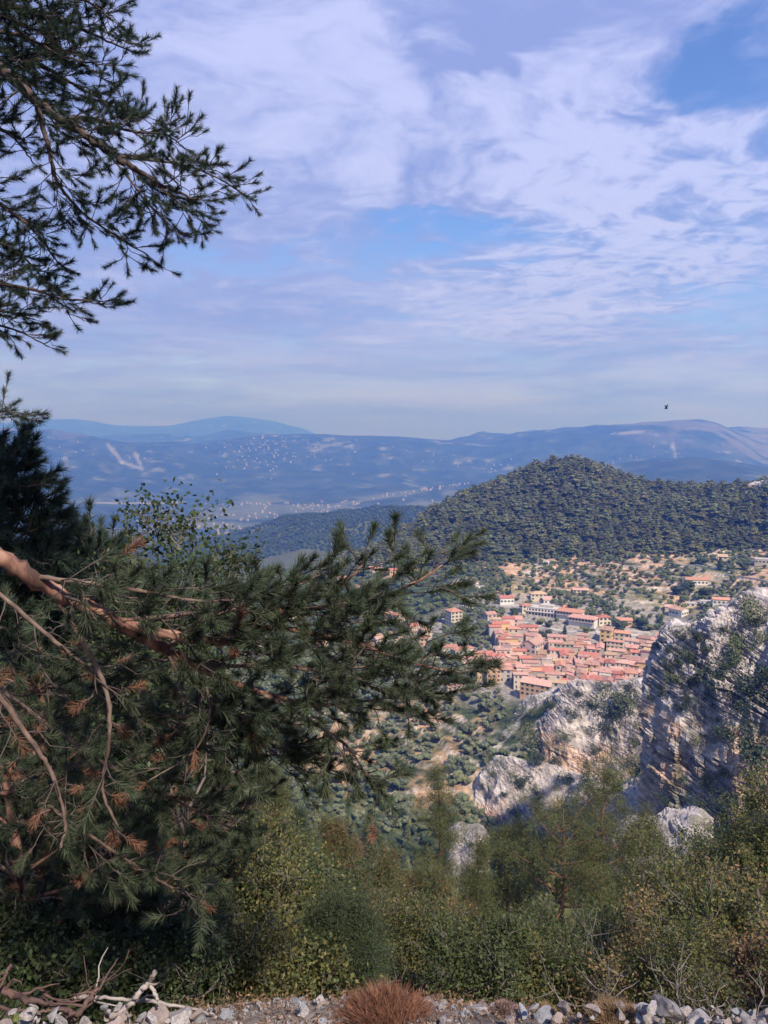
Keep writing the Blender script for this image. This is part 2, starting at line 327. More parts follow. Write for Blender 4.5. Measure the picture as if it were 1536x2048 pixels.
# gullies on the wooded hill and the middle ridge
HN = HN + fbm(GX / 170, GY / 170, o=4, seed=21, ridged=True) * 9 * sstep(900, 1000, DD) * (1 - .6 * sstep(1040, 1120, DD) * (1 - sstep(1150, 1250, DD)))
HN = HN + fbm(GX / 400, GY / 400, o=5, seed=25, ridged=True) * 22 * sstep(1500, 1900, DD)
# terraces between village and wood
PXG = 768 + FPX * np.tan(np.clip(np.broadcast_to(AZ[:, None], GX.shape), -1.2, 1.2)) * math.cos(PITCH)
TM = sstep(690, 730, DD) * (1 - sstep(850, 885, DD)) * sstep(960, 1040, PXG)
TM2 = sstep(400, 430, DD) * (1 - sstep(520, 540, DD)) * sstep(560, 640, PXG) * (1 - sstep(960, 1010, PXG))
def terrace(H, step, seed):
    q = H + fbm(GX / 60, GY / 60, o=3, seed=seed) * 3
    f = q / step; k = np.floor(f); fr = f - k
    return (k + (sstep(.72, .93, fr) + .18 * fr) / 1.18) * step - (q - H)
HN = HN * (1 - TM) + TM * terrace(HN, 3.4, 31); HN = HN * (1 - TM2) + TM2 * terrace(HN, 3.0, 33)
def ground(x, y):
    a = math.atan2(x, y); d = math.hypot(x, y)
    i = int(np.clip(np.searchsorted(AZ, a) - 1, 0, len(AZ) - 2)); j = int(np.clip(np.searchsorted(DN, d) - 1, 0, len(DN) - 2))
    u = (a - AZ[i]) / (AZ[i+1] - AZ[i]); v = min(max((d - DN[j]) / (DN[j+1] - DN[j]), 0), 1)
    return float((HN[i,j]*(1-v)+HN[i,j+1]*v)*(1-u) + (HN[i+1,j]*(1-v)+HN[i+1,j+1]*v)*u)
def groundv(x, y):
    a = np.arctan2(x, y); d = np.hypot(x, y)
    i = np.clip(np.searchsorted(AZ, a) - 1, 0, len(AZ) - 2); j = np.clip(np.searchsorted(DN, d) - 1, 0, len(DN) - 2)
    u = (a - AZ[i]) / (AZ[i+1] - AZ[i]); v = np.clip((d - DN[j]) / (DN[j+1] - DN[j]), 0, 1)
    return (HN[i,j]*(1-v)+HN[i,j+1]*v)*(1-u) + (HN[i+1,j]*(1-v)+HN[i+1,j+1]*v)*u
def onground(px, py, d0=300, d1=1300):
    """first ground point along the ray through photo pixel (px,py) between two distances"""
    prev = None
    for d in np.arange(d0, d1, 2.0):
        p = pix(px, py, d); g = ground(p.x, p.y)
        if p.z <= g: return Vector((p.x, p.y, g)), d
    p = pix(px, py, d1); return Vector((p.x, p.y, ground(p.x, p.y))), d1
def gridfaces(n, m):
    i = np.arange(n - 1)[:, None] * m + np.arange(m - 1)[None]
    i = i.ravel(); return np.stack([i, i + m, i + m + 1, i + 1], 1)
# ------------------------------------------------------------------ ground sheets
def colour_mat(name, s1, a1, s2, a2, bump, bs, rough=.95, mid=None):
    """albedo comes from the sheet's own 'albedo' attribute, broken up by two noises"""
    m = bpy.data.materials.new(name); m.use_nodes = True; t = m.node_tree; t.nodes.clear(); n = t.nodes; l = t.links
    at = n.new('ShaderNodeAttribute'); at.attribute_name = 'albedo'
    co = n.new('ShaderNodeTexCoord'); c = at.outputs['Color']
    for sc_, am in ((s1, a1), (s2, a2)):
        nz = n.new('ShaderNodeTexNoise'); l.new(co.outputs['Object'], nz.inputs['Vector']); nz.inputs['Scale'].default_value = sc_; nz.inputs['Detail'].default_value = 6
        mr = n.new('ShaderNodeMapRange'); l.new(nz.outputs['Fac'], mr.inputs[0]); mr.inputs[1].default_value = .3; mr.inputs[2].default_value = .7
        mr.inputs[3].default_value = 1 - am; mr.inputs[4].default_value = 1 + am
        v = n.new('ShaderNodeVectorMath'); v.operation = 'SCALE'; l.new(c, v.inputs[0]); l.new(mr.outputs[0], v.inputs['Scale']); c = v.outputs[0]
    p = n.new('ShaderNodeBsdfPrincipled'); l.new(c, p.inputs['Base Color']); p.inputs['Roughness'].default_value = rough; p.inputs['Specular IOR Level'].default_value = .15
    b = n.new('ShaderNodeTexNoise'); l.new(co.outputs['Object'], b.inputs['Vector']); b.inputs['Scale'].default_value = bs; b.inputs['Detail'].default_value = 8
    bm = n.new('ShaderNodeBump'); l.new(b.outputs['Fac'], bm.inputs['Height']); bm.inputs['Strength'].default_value = 1; bm.inputs['Distance'].default_value = bump; l.new(bm.outputs[0], p.inputs['Normal'])
    o = n.new('ShaderNodeOutputMaterial'); l.new(p.outputs[0], o.inputs[0]); return m
def set_albedo(me, C):
    a = me.attributes.new('albedo', 'FLOAT_COLOR', 'POINT'); c4 = np.ones((len(C), 4), np.float32); c4[:, :3] = C; a.data.foreach_set('color', c4.ravel())
def lerp(a, b, t): return a + (b - a) * t[..., None]
c_ = lambda *v: np.array(v, float)
V = np.stack([GX, GY, HN], -1)
n1 = fbm(GX / 30, GY / 30, o=5, seed=41); n2 = fbm(GX / 7, GY / 7, o=4, seed=43); n3 = fbm(GX / 110, GY / 110, o=3, seed=47)
dHr = np.gradient(HN, axis=1) / np.maximum(np.gradient(DD, axis=1), .01)
dHa = np.gradient(HN, axis=0) / np.maximum(np.gradient(np.broadcast_to(AZ[:, None], GX.shape), axis=0) * DD, .01)
slope = np.hypot(dHr, dHa)
scrub = lerp(np.broadcast_to(c_(.035, .052, .022), V.shape), c_(.085, .10, .045), sstep(-.3, .4, n2))
dry = lerp(np.broadcast_to(c_(.36, .24, .135), V.shape), c_(.52, .33, .22), sstep(-.3, .4, n1))
stone = lerp(np.broadcast_to(c_(.33, .28, .25), V.shape), c_(.55, .49, .45), sstep(-.3, .4, n2))
C = scrub.copy()
C = lerp(C, dry, np.maximum(TM, TM2 * .8) * sstep(-.18, .22, n1 * .7 + n2 * .5 + .12))
C = lerp(C, c_(.16, .17, .07) + 0 * C, TM * sstep(.0, .3, n3) * .7)
C = lerp(C, stone, np.maximum(TM, TM2) * sstep(.42, .8, slope) * .9)
C = lerp(C, stone, sstep(1.05, 1.5, slope) * sstep(60, 100, DD))
C = lerp(C, c_(.30, .25, .19) + 0 * C, (1 - sstep(9, 15, DD)) * .9)
C = lerp(C, c_(.42, .38, .36) + 0 * C, sstep(1.6, 2.2, np.abs(np.broadcast_to(AZ[:, None], DD.shape))) * (1 - sstep(60, 120, DD)))  # unseen slope behind the camera, made pale to bounce light onto the foreground
C = lerp(C, c_(.24, .205, .185) + 0 * C, 1 - sstep(4.5, 7, DD))
forest_floor = sstep(860, 900, DD)
C = lerp(C, c_(.095, .10, .055) + 0 * C, forest_floor * .8)
C = lerp(C, dry, sstep(.30, .5, n1 + .3 * n2) * (1 - sstep(860, 900, DD) * .7) * (1 - sstep(1150, 1200, DD)) * sstep(560, 600, DD) * .8)
for (px, py, dd, rr) in ((1315, 1756, 112, 9), (1440, 1722, 128, 8), (1385, 1738, 120, 7)):   # pale scree tongues
    q = pix(px, py, dd); m = 1 - sstep(rr * .7, rr, np.hypot(GX - q.x, GY - q.y) + 2 * n2); C = lerp(C, c_(.46, .44, .47) + 0 * C, m)
for (px, py, dd, rr) in ((1082, 1112, 848, 11), (1062, 1134, 806, 9), (928, 1168, 790, 13), (1440, 1112, 850, 12), (960, 1180, 770, 9)):   # bare rock patches
    q = pix(px, py, dd); m = 1 - sstep(rr * .5, rr, np.hypot(GX - q.x, (GY - q.y) * .6) + 7 * n2); C = lerp(C, c_(.52, .45, .42) + 0 * C, m)
tal = sstep(paz(935), paz(990), np.broadcast_to(AZ[:, None], DD.shape)) * (1 - sstep(paz(1330), paz(1400), np.broadcast_to(AZ[:, None], DD.shape))) * sstep(392, 402, DD) * (1 - sstep(475, 490, DD)); C = lerp(C, stone * .85, tal * sstep(-.05, .4, n1 * .5 + n2) * .75)
q0 = pix(1090, 1262, 650); m = (1 - sstep(95, 130, np.hypot((GX - q0.x - 5) / 1.15, GY - 615)))
C = lerp(C, c_(.30, .27, .25) + 0 * C, m * .85)
me = mesh_np('hillside', V.reshape(-1, 3), gridfaces(len(AZ), len(DN)), True); set_albedo(me, C.reshape(-1, 3))
terr = link('hillside_ground', me, None, [colour_mat('soil_and_scrub', .35, .45, 2.2, .35, .25, 1.2)]); tag(terr, kind='structure')
# far country
az_f = np.radians(np.concatenate([np.linspace(-180, -36, 30)[:-1], np.arange(-36, 36.01, .13), np.linspace(36, 180, 30)[1:]]))
DF = np.concatenate([np.linspace(2950, 6200, 130), np.linspace(6200, 13000, 170)[1:], np.linspace(13000, 26000, 70)[1:]])
HF = build_table(FAR, az_f, DF)
FX = np.sin(az_f)[:, None] * DF[None]; FY = np.cos(az_f)[:, None] * DF[None]; FD = np.broadcast_to(DF[None], FX.shape)
amp = sstep(5200, 6500, FD)
crest = np.exp(-((FD - 8500) / 500) ** 2) + np.exp(-((FD - 20000) / 900) ** 2) + np.exp(-((FD - 12500) / 600) ** 2)
HF = HF + fbm(FX / 1700, FY / 1700, o=6, seed=61, ridged=True) * 105 * amp * (1 - .86 * np.clip(crest, 0, 1)) + fbm(FX / 500, FY / 500, o=5, seed=67, ridged=True) * 34 * (.25 + .75 * amp) * (1 - .72 * np.clip(crest, 0, 1))
f1 = fbm(FX / 420, FY / 420, o=5, seed=71); f2 = fbm(FX / 110, FY / 110, o=4, seed=73); f3 = fbm(FX / 1500, FY / 1500, o=3, seed=75)
sF = np.hypot(np.gradient(HF, axis=1) / np.gradient(FD, axis=1), np.gradient(HF, axis=0) / (np.gradient(az_f)[:, None] * FD))
CF = lerp(np.broadcast_to(c_(.03, .045, .03), FX.shape + (3,)), c_(.075, .09, .06), sstep(-.3, .4, f2) * .5)
flat = 1 - sstep(5300, 5700, FD)
CF = lerp(CF, c_(.20, .20, .13) + 0 * CF, flat * sstep(.05, .35, f1) * .45)
CF = lerp(CF, c_(.24, .22, .19) + 0 * CF, sstep(.34, .52, f1 + .8 * f2 - .1) * amp * .12)
azc = np.broadcast_to(az_f[:, None], FX.shape)
CF = lerp(CF, c_(.40, .31, .30) + 0 * CF, sstep(-.2, .2, f1 + .15) * (1 - sstep(paz(180), paz(330), azc)) * sstep(7300, 8300, FD) * (1 - sstep(9500, 10000, FD)) * .35)
CF = lerp(CF, c_(.36, .30, .30) + 0 * CF, sstep(-.25, .15, f1 + .1) * sstep(paz(1180), paz(1300), azc) * sstep(7200, 8000, FD) * .3)
CF = lerp(CF, c_(.42, .39, .37) + 0 * CF, sstep(.50, .60, f2 + .45 * f1) * amp * .22)
def streak(px0, py0, px1, py1, w, D):
    global CF
    a = pix(px0, py0, D); b = pix(px1, py1, D); EL = HF / FD; sx = FX / FY
    ax, az_, bx, bz = a.x / a.y, a.z / D, b.x / b.y, b.z / D
    t = np.clip(((sx - ax) * (bx - ax) + (EL - az_) * (bz - az_)) / ((bx - ax) ** 2 + (bz - az_) ** 2), 0, 1)
    d = np.hypot(sx - ax - t * (bx - ax), EL - az_ - t * (bz - az_)) * FPX
    CF = lerp(CF, c_(.40, .37, .35) + 0 * CF, (1 - sstep(w * .4, w, d + 5 * f2 * w / 6)) * sstep(6000, 6500, FD) * (1 - sstep(9000, 9500, FD)) * .45)
streak(215, 888, 245, 925, 5, 8000); streak(245, 925, 285, 938, 4, 8000); streak(130, 918, 140, 950, 6, 8000); streak(270, 908, 282, 930, 5, 8000)
streak(1225, 868, 1290, 863, 3, 8500); streak(1345, 890, 1352, 915, 5, 8500)
me = mesh_np('mountains', np.stack([FX, FY, HF], -1).reshape(-1, 3), gridfaces(len(az_f), len(DF)), True); set_albedo(me, CF.reshape(-1, 3))
mts = link('mountains', me, None, [colour_mat('distant_land', .008, .15, .05, .22, 10, .02)]); tag(mts, kind='structure')
def farz(x, y):
    a = np.arctan2(x, y); d = np.hypot(x, y); i = np.clip(np.searchsorted(az_f, a), 0, len(az_f) - 1); j = np.clip(np.searchsorted(DF, d), 0, len(DF) - 1); return HF[i, j]
# far-off towns: a scatter of pale house blocks
def town(name, label, spots, seed):
    r = np.random.default_rng(seed); vs = []; fs = []; mi = []
    for (px, D, sx, sy, n) in spots:
        c = pix(px, 900, D)
        for k in range(int(n * .38)):
            x = c.x + r.normal() * sx; y = c.y + r.normal() * sy
            z = farz(x, y); w, d, h = r.uniform(8, 15), r.uniform(7, 11), r.uniform(5, 9); a = r.uniform(0, 3.14); b = len(vs)
            for (u, v, t) in ((-1,-1,-.4),(1,-1,-.4),(1,1,-.4),(-1,1,-.4),(-1,-1,1),(1,-1,1),(1,1,1),(-1,1,1),(0,-1,1.45),(0,1,1.45)):
                vs.append((x + (u*w*math.cos(a) - v*d*math.sin(a)) / 2, y + (u*w*math.sin(a) + v*d*math.cos(a)) / 2, z + t * h))
            fs += [(b,b+1,b+5,b+4),(b+1,b+2,b+6,b+5),(b+2,b+3,b+7,b+6),(b+3,b,b+4,b+7),(b+4,b+5,b+8,b+8),(b+6,b+7,b+9,b+9),(b+5,b+6,b+9,b+8),(b+7,b+4,b+8,b+9)]
            mi += [0, 0, 0, 0, 0, 0, 1, 1]
    me = bpy.data.meshes.new(name); me.from_pydata(vs, [], [tuple(dict.fromkeys(f)) for f in fs]); me.polygons.foreach_set('material_index', mi); me.update()
    o = link(name, me, None, [mat('far_plaster', [(.26,.24,.22),(.38,.35,.33)], .02), mat('far_tiles', [(.30,.17,.13),(.40,.25,.2)], .02)])
    tag(o, label, 'town', kind='stuff')
town('distant_houses', 'pale specks of houses scattered over the far blue ridge', [(520, 7400, 260, 160, 90), (560, 7500, 420, 180, 80), (530, 6700, 120, 200, 90), (620, 7000, 200, 150, 40), (860, 7200, 200, 150, 30), (1250, 7000, 300, 120, 50), (330, 6600, 700, 200, 60), (90, 7200, 300, 200, 25), (1010, 7000, 500, 200, 40)], 5)
town('valley_houses', 'pale houses strewn across the hazy valley floor', [(650, 4700, 160, 60, 70), (700, 4300, 130, 90, 60), (560, 4900, 260, 60, 60), (820, 5000, 150, 40, 50), (900, 5200, 120, 60, 50), (470, 4200, 200, 120, 70), (400, 3700, 150, 150, 60), (250, 4300, 400, 200, 60), (480, 3400, 90, 90, 40), (760, 4600, 500, 150, 60)], 6)
# pale road cut along the valley side
rv = []
for i, px in enumerate(range(185, 370, 8)):
    p = pix(px, 1003, 5150 + 30 * math.sin(i * .7))
    z = float(farz(np.array(p.x), np.array(p.y)))
    rv += [(p.x, p.y - 55, z - 6), (p.x, p.y - 45, z + 3), (p.x, p.y + 60, z + 4)]
n_ = len(rv) // 3
me = mesh_np('valley_road', np.array(rv), np.array([(i*3+j, (i+1)*3+j, (i+1)*3+j+1, i*3+j+1) for i in range(n_-1) for j in (0, 1)]))
o = link('valley_road', me, None, [mat('pale_cutting', [(.18,.17,.15),(.25,.24,.22)], .01)]); tag(o, kind='structure')

# ------------------------------------------------------------------ rock masses with bedding
def rock_mat(name, orange):
    m = bpy.data.materials.new(name); m.use_nodes = True; t = m.node_tree; t.nodes.clear(); n = t.nodes; l = t.links
    at = n.new('ShaderNodeAttribute'); at.attribute_name = 'albedo'; co = n.new('ShaderNodeTexCoord')
    mp = n.new('ShaderNodeMapping'); l.new(co.outputs['Object'], mp.inputs[0]); mp.inputs['Rotation'].default_value = (0, R(-24), 0); mp.inputs['Scale'].default_value = (.55, .55, 1.3)
    nz = n.new('ShaderNodeTexNoise'); l.new(mp.outputs[0], nz.inputs['Vector']); nz.inputs['Scale'].default_value = .9; nz.inputs['Detail'].default_value = 9; nz.inputs['Roughness'].default_value = .68
    mr = n.new('ShaderNodeMapRange'); l.new(nz.outputs['Fac'], mr.inputs[0]); mr.inputs[1].default_value = .33; mr.inputs[2].default_value = .66; mr.inputs[3].default_value = .74; mr.inputs[4].default_value = 1.2
    v = n.new('ShaderNodeVectorMath'); v.operation = 'SCALE'; l.new(at.outputs['Color'], v.inputs[0]); l.new(mr.outputs[0], v.inputs['Scale'])
    p = n.new('ShaderNodeBsdfPrincipled'); l.new(v.outputs[0], p.inputs['Base Color']); p.inputs['Roughness'].default_value = .95; p.inputs['Specular IOR Level'].default_value = .1
    bm = n.new('ShaderNodeBump'); l.new(nz.outputs['Fac'], bm.inputs['Height']); bm.inputs['Strength'].default_value = 1; bm.inputs['Distance'].default_value = .35; l.new(bm.outputs[0], p.inputs['Normal'])
    o = n.new('ShaderNodeOutputMaterial'); l.new(p.outputs[0], o.inputs[0]); return m
ROCKM = rock_mat('bedded_limestone', 1)
ROCKS = []
def rock_mass(name, label, cols, nu, nv, dip, thick, amp, seed, og=.5, grp=None, tone=1.0):
    """cols: columns left to right of (px,py,D) from the foot up the face, over the rim and down the back"""
    e0, e1 = cols[0], cols[-1]
    cols = [[(px - 4, min(py + 60, 1990), D + 26 + 3 * i) for i, (px, py, D) in enumerate(e0)]] + cols + [[(px + 4, min(py + 60, 1990), D + 26 + 3 * i) for i, (px, py, D) in enumerate(e1)]]
    cols = [[(c[0][0], c[0][1] + 110, c[0][2] - 1)] + c for c in cols]
    P0 = np.array([[tuple(pix(*q)) for q in c] for c in cols])
    def dens(A, n, ax):
        A = np.moveaxis(A, ax, 0); m = len(A); t = np.linspace(0, m - 1, n); i = np.clip(t.astype(int), 0, m - 2); f = (t - i)[:, None, None]
        g = lambda k: A[np.clip(k, 0, m - 1)]
        p0, p1, p2, p3 = g(i - 1), g(i), g(i + 1), g(i + 2)
        o = .5 * (2 * p1 + (p2 - p0) * f + (2*p0 - 5*p1 + 4*p2 - p3) * f**2 + (3*p1 - 3*p2 + p3 - p0) * f**3)
        return np.moveaxis(o, 0, ax)
    B = dens(dens(P0, nu, 0), nv, 1)
    nr = np.cross(np.gradient(B, axis=0), np.gradient(B, axis=1)); nr /= np.linalg.norm(nr, axis=-1, keepdims=True) + 1e-9
    nr = np.where((nr[..., 1:2] * 0 + (nr * -B).sum(-1, keepdims=True)) < 0, -nr, nr) if False else nr
    x, y, z = B[..., 0], B[..., 1], B[..., 2]
    # buttresses and gullies
    b = fbm(x / 26, y / 26, z / 60, o=4, seed=seed, ridged=True) * 5.6 * amp + fbm(x / 8, y / 8, z / 14, o=4, seed=seed + 5, ridged=True) * 1.5 * amp
    rows = np.linspace(0, 1, nv)[None]; cl = np.linspace(0, 1, nu)[:, None]
    edge = sstep(0, .05, rows) * (1 - .7 * sstep(.8, 1, rows)) * sstep(0, .04, cl + .02) + 0 * x
    B = B + nr * (b * edge)[..., None]
    x, y, z = B[..., 0], B[..., 1], B[..., 2]
    w = fbm(x / 26, y / 26, z / 26, o=3, seed=seed + 9)
    dx, dz = math.sin(dip), math.cos(dip)
    s = (x * dx + z * dz - y * .10) / thick + w * .7
    s = s + .42 * np.sin(s * 1.7 + 2 * w) + .2 * np.sin(s * 4.1)
    massive = .30 + .70 * sstep(-.22, .12, fbm(x / 20, y / 20, z / 20, o=3, seed=seed + 60))
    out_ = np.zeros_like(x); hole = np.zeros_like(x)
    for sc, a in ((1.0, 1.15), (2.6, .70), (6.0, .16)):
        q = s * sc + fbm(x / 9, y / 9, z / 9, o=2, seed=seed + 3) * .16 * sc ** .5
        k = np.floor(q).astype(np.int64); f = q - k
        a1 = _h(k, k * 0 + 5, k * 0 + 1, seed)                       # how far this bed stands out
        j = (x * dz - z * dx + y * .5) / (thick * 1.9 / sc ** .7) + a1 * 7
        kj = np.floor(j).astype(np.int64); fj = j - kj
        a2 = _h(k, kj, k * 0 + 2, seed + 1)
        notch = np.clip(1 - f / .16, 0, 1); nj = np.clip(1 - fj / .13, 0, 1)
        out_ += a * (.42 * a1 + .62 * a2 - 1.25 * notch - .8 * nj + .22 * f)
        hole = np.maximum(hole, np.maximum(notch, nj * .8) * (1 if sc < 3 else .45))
    out_ = out_ * massive + fbm(x / 1.6, y / 1.6, z / 1.6, o=3, seed=seed + 12) * .35 + fbm(x / 5, y / 5, z / 7, o=4, seed=seed + 13, ridged=True) * 1.5
    B = B + nr * (out_ * amp * thick / 3.6 * edge)[..., None]
    z0 = B[..., 2]
    gr = lerp(np.broadcast_to(c_(.42, .385, .385), B.shape), c_(.68, .63, .62), sstep(-.35, .4, fbm(x / 5, y / 5, z / 5, o=4, seed=seed + 20)))
    om = fbm(x / 16, y / 16, z / 10, o=4, seed=seed + 30) + og - 1.15 * sstep(.34, .66, rows)
    gr = gr * np.array([tone, tone * .975, tone * .95]); oc = lerp(np.broadcast_to(c_(.50, .35, .265), B.shape), c_(.64, .50, .42), sstep(-.3, .3, fbm(x / 4, y / 4, z / 2, o=3, seed=seed + 31)))
    Cc = lerp(gr, oc, sstep(.0, .45, om))
    Cc = lerp(Cc, Cc * .34, np.clip(hole, 0, 1) * sstep(.3, .9, massive) * .85)  # notches and joints darkened in the colour, painting in the shade of their depth
    # dark water streaks running down the face
    st = fbm((x * .9 + y * .5) / 2.2, z / 40 + 0 * x, o=3, seed=seed + 40); sp = fbm(x / 18, y / 18, z / 30, o=2, seed=seed + 41)
    Cc = lerp(Cc, c_(.14, .13, .15) + 0 * Cc, sstep(.08, .35, st) * sstep(-.05, .22, sp) * (1 - sstep(.45, .66, rows)) * .6)
    # soil and plants lodged on ledges
    nz_ = np.cross(np.gradient(B, axis=0), np.gradient(B, axis=1)); nz_ /= np.linalg.norm(nz_, axis=-1, keepdims=True) + 1e-9
    Cc = lerp(Cc, c_(.10, .11, .055) + 0 * Cc, sstep(.05, .3, fbm(x / 6, y / 6, z / 6, o=4, seed=seed + 50) - .08) * .55)
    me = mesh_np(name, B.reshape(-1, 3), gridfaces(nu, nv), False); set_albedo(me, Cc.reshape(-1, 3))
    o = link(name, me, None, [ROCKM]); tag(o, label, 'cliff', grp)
    ROCKS.append(B); return B
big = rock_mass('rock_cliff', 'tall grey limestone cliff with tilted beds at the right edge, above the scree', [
 [(1300,1660,288),(1303,1570,292),(1306,1480,296),(1312,1400,300),(1318,1345,308),(1326,1300,321),(1345,1292,338),(1350,1330,360)],
 [(1325,1680,277),(1322,1600,281),(1318,1500,285),(1322,1420,289),(1328,1350,297),(1340,1288,310),(1352,1268,327),(1360,1300,349)],
 [(1352,1690,271),(1348,1610,275),(1345,1510,279),(1345,1420,283),(1350,1345,291),(1362,1272,304),(1376,1262,321),(1385,1290,343)],
 [(1395,1700,270),(1388,1610,274),(1390,1520,278),(1395,1430,282),(1400,1345,290),(1408,1262,303),(1420,1245,320),(1425,1280,342)],
 [(1430,1690,270),(1430,1600,274),(1428,1510,278),(1430,1420,282),(1432,1335,290),(1442,1232,303),(1452,1210,320),(1455,1250,342)],
 [(1475,1680,270),(1475,1590,274),(1476,1500,278),(1475,1400,282),(1476,1310,290),(1482,1222,303),(1490,1204,320),(1492,1240,342)],
 [(1520,1670,268),(1520,1580,272),(1520,1480,276),(1520,1385,280),(1520,1290,288),(1522,1215,301),(1526,1196,318),(1530,1230,340)],
 [(1590,1660,266),(1590,1560,270),(1590,1470,274),(1590,1380,278),(1590,1280,286),(1590,1235,299),(1590,1222,316),(1600,1250,338)],
 [(1720,1640,264),(1720,1550,268),(1720,1460,272),(1720,1370,276),(1720,1360,284),(1720,1320,297),(1720,1300,314),(1720,1340,336)]],

 620, 620, R(19), 2.9, 1.0, 101, .36, tone=.88)
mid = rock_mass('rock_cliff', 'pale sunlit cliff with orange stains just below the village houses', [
 [(1030,1478,476),(1034,1455,480),(1042,1435,486),(1050,1420,492),(1060,1412,502),(1066,1420,520)],
 [(1062,1540,452),(1066,1500,458),(1078,1455,466),(1088,1420,474),(1098,1392,486),(1100,1402,516)],
 [(1105,1575,440),(1108,1525,446),(1112,1465,454),(1120,1415,466),(1130,1375,482),(1136,1390,514)],
 [(1150,1590,434),(1152,1540,440),(1156,1480,450),(1162,1425,462),(1172,1372,480),(1180,1388,512)],
 [(1200,1600,430),(1202,1560,436),(1205,1500,446),(1212,1440,460),(1218,1378,480),(1224,1390,510)],
 [(1250,1605,430),(1252,1570,436),(1256,1505,446),(1262,1440,460),(1268,1370,478),(1272,1384,508)],
 [(1300,1605,434),(1300,1575,440),(1302,1510,448),(1306,1440,460),(1310,1366,476),(1314,1380,506)],
 [(1360,1605,440),(1360,1570,446),(1360,1510,452),(1362,1440,460),(1364,1366,476),(1366,1380,506)]],
 430, 330, R(20), 3.0, .9, 131, .46, tone=.80)
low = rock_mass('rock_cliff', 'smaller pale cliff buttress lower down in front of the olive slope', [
 [(945,1660,416),(948,1640,420),(952,1600,426),(962,1570,430),(975,1560,438),(980,1575,452)],
 [(968,1668,408),(970,1640,412),(976,1590,420),(984,1545,427),(994,1530,436),(998,1550,452)],
 [(1005,1675,404),(1006,1650,408),(1012,1595,416),(1020,1550,424),(1032,1534,434),(1036,1552,450)],
 [(1050,1680,402),(1050,1655,406),(1054,1600,414),(1060,1560,424),(1070,1540,434),(1074,1556,450)],
 [(1095,1680,402),(1096,1655,406),(1098,1600,414),(1104,1560,424),(1112,1545,434),(1114,1560,450)],
 [(1150,1685,404),(1150,1660,408),(1152,1610,416),(1156,1575,424),(1162,1560,434),(1166,1572,450)],
 [(1210,1690,406),(1210,1665,410),(1212,1620,416),(1214,1590,424),(1218,1575,434),(1220,1590,450)]],
 330, 230, R(24), 2.4, .9, 151, .42, tone=.80)
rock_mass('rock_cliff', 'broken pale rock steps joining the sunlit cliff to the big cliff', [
 [(1120,1690,388),(1122,1665,392),(1128,1625,400),(1138,1600,410),(1146,1590,420),(1150,1600,436)],[(1165,1700,380),(1168,1670,384),(1172,1620,392),(1180,1582,404),(1190,1568,416),(1194,1585,434)],
 [(1215,1700,372),(1217,1675,377),(1222,1625,386),(1228,1590,398),(1236,1572,412),(1240,1590,432)],[(1265,1700,360),(1266,1670,366),(1270,1615,376),(1276,1575,390),(1284,1552,406),(1288,1572,428)],
 [(1315,1700,346),(1316,1670,352),(1318,1620,362),(1322,1580,376),(1330,1556,394),(1334,1576,416)]], 300, 170, R(22), 2.2, .9, 161, .34, tone=.8)
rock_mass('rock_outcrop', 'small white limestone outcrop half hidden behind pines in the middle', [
 [(905,1735,200),(905,1700,206),(910,1672,214),(915,1690,226)],[(930,1740,196),(930,1700,202),(934,1664,212),(938,1684,226)],[(955,1738,196),(958,1704,202),(962,1676,212),(966,1690,226)]],
 90, 90, R(20), 1.6, .5, 171, -.1, tone=.75)
rock_mass('rock_outcrop', 'low grey rock shoulder beneath the big cliff beside the scree', [
 [(1240,1712,180),(1240,1680,186),(1248,1655,194),(1255,1668,210)],[(1290,1725,172),(1290,1690,178),(1298,1652,188),(1305,1668,210)],
 [(1345,1735,168),(1345,1695,174),(1350,1650,184),(1355,1668,206)],[(1395,1725,168),(1395,1690,174),(1400,1640,184),(1405,1660,206)]],
 170, 110, R(22), 1.5, .6, 181, -.1, tone=.75)
rock_mass('rock_outcrop', 'bare pale rocky knob on the skyline at the right edge', [
 [(1478,1000,1010),(1480,988,1015),(1490,980,1030),(1500,990,1060)],[(1515,1005,990),(1518,985,1000),(1522,966,1015),(1530,980,1060)],
 [(1560,1005,975),(1560,980,985),(1562,955,1000),(1570,975,1060)]],
 90, 70, R(15), 6, .5, 191, -.2)
# ------------------------------------------------------------------ buildings
WALLS = {'pink': [(.58,.42,.36),(.68,.52,.46)], 'cream': [(.60,.50,.38),(.70,.61,.49)], 'white': [(.68,.63,.58),(.80,.76,.72)], 'ochre': [(.58,.40,.20),(.66,.49,.27)],
         'grey stone': [(.38,.34,.31),(.54,.49,.45)], 'peach': [(.62,.38,.24),(.70,.46,.31)], 'faded rose': [(.52,.38,.34),(.62,.48,.44)], 'sand': [(.56,.47,.39),(.66,.57,.49)]}
ROOFS = {'bright red': [(.46,.16,.12),(.56,.24,.18)], 'pale pink': [(.50,.29,.23),(.64,.42,.35)], 'dusty brown': [(.40,.23,.17),(.54,.34,.26)], 'orange-red': [(.54,.24,.16),(.62,.33,.23)],
         'faded red': [(.50,.25,.20),(.61,.36,.30)], 'mottled tan': [(.42,.27,.17),(.58,.42,.29)]}
for k, v in WALLS.items(): mat('wall ' + k, v, .9, bump=.05, var=.14, detail=8)
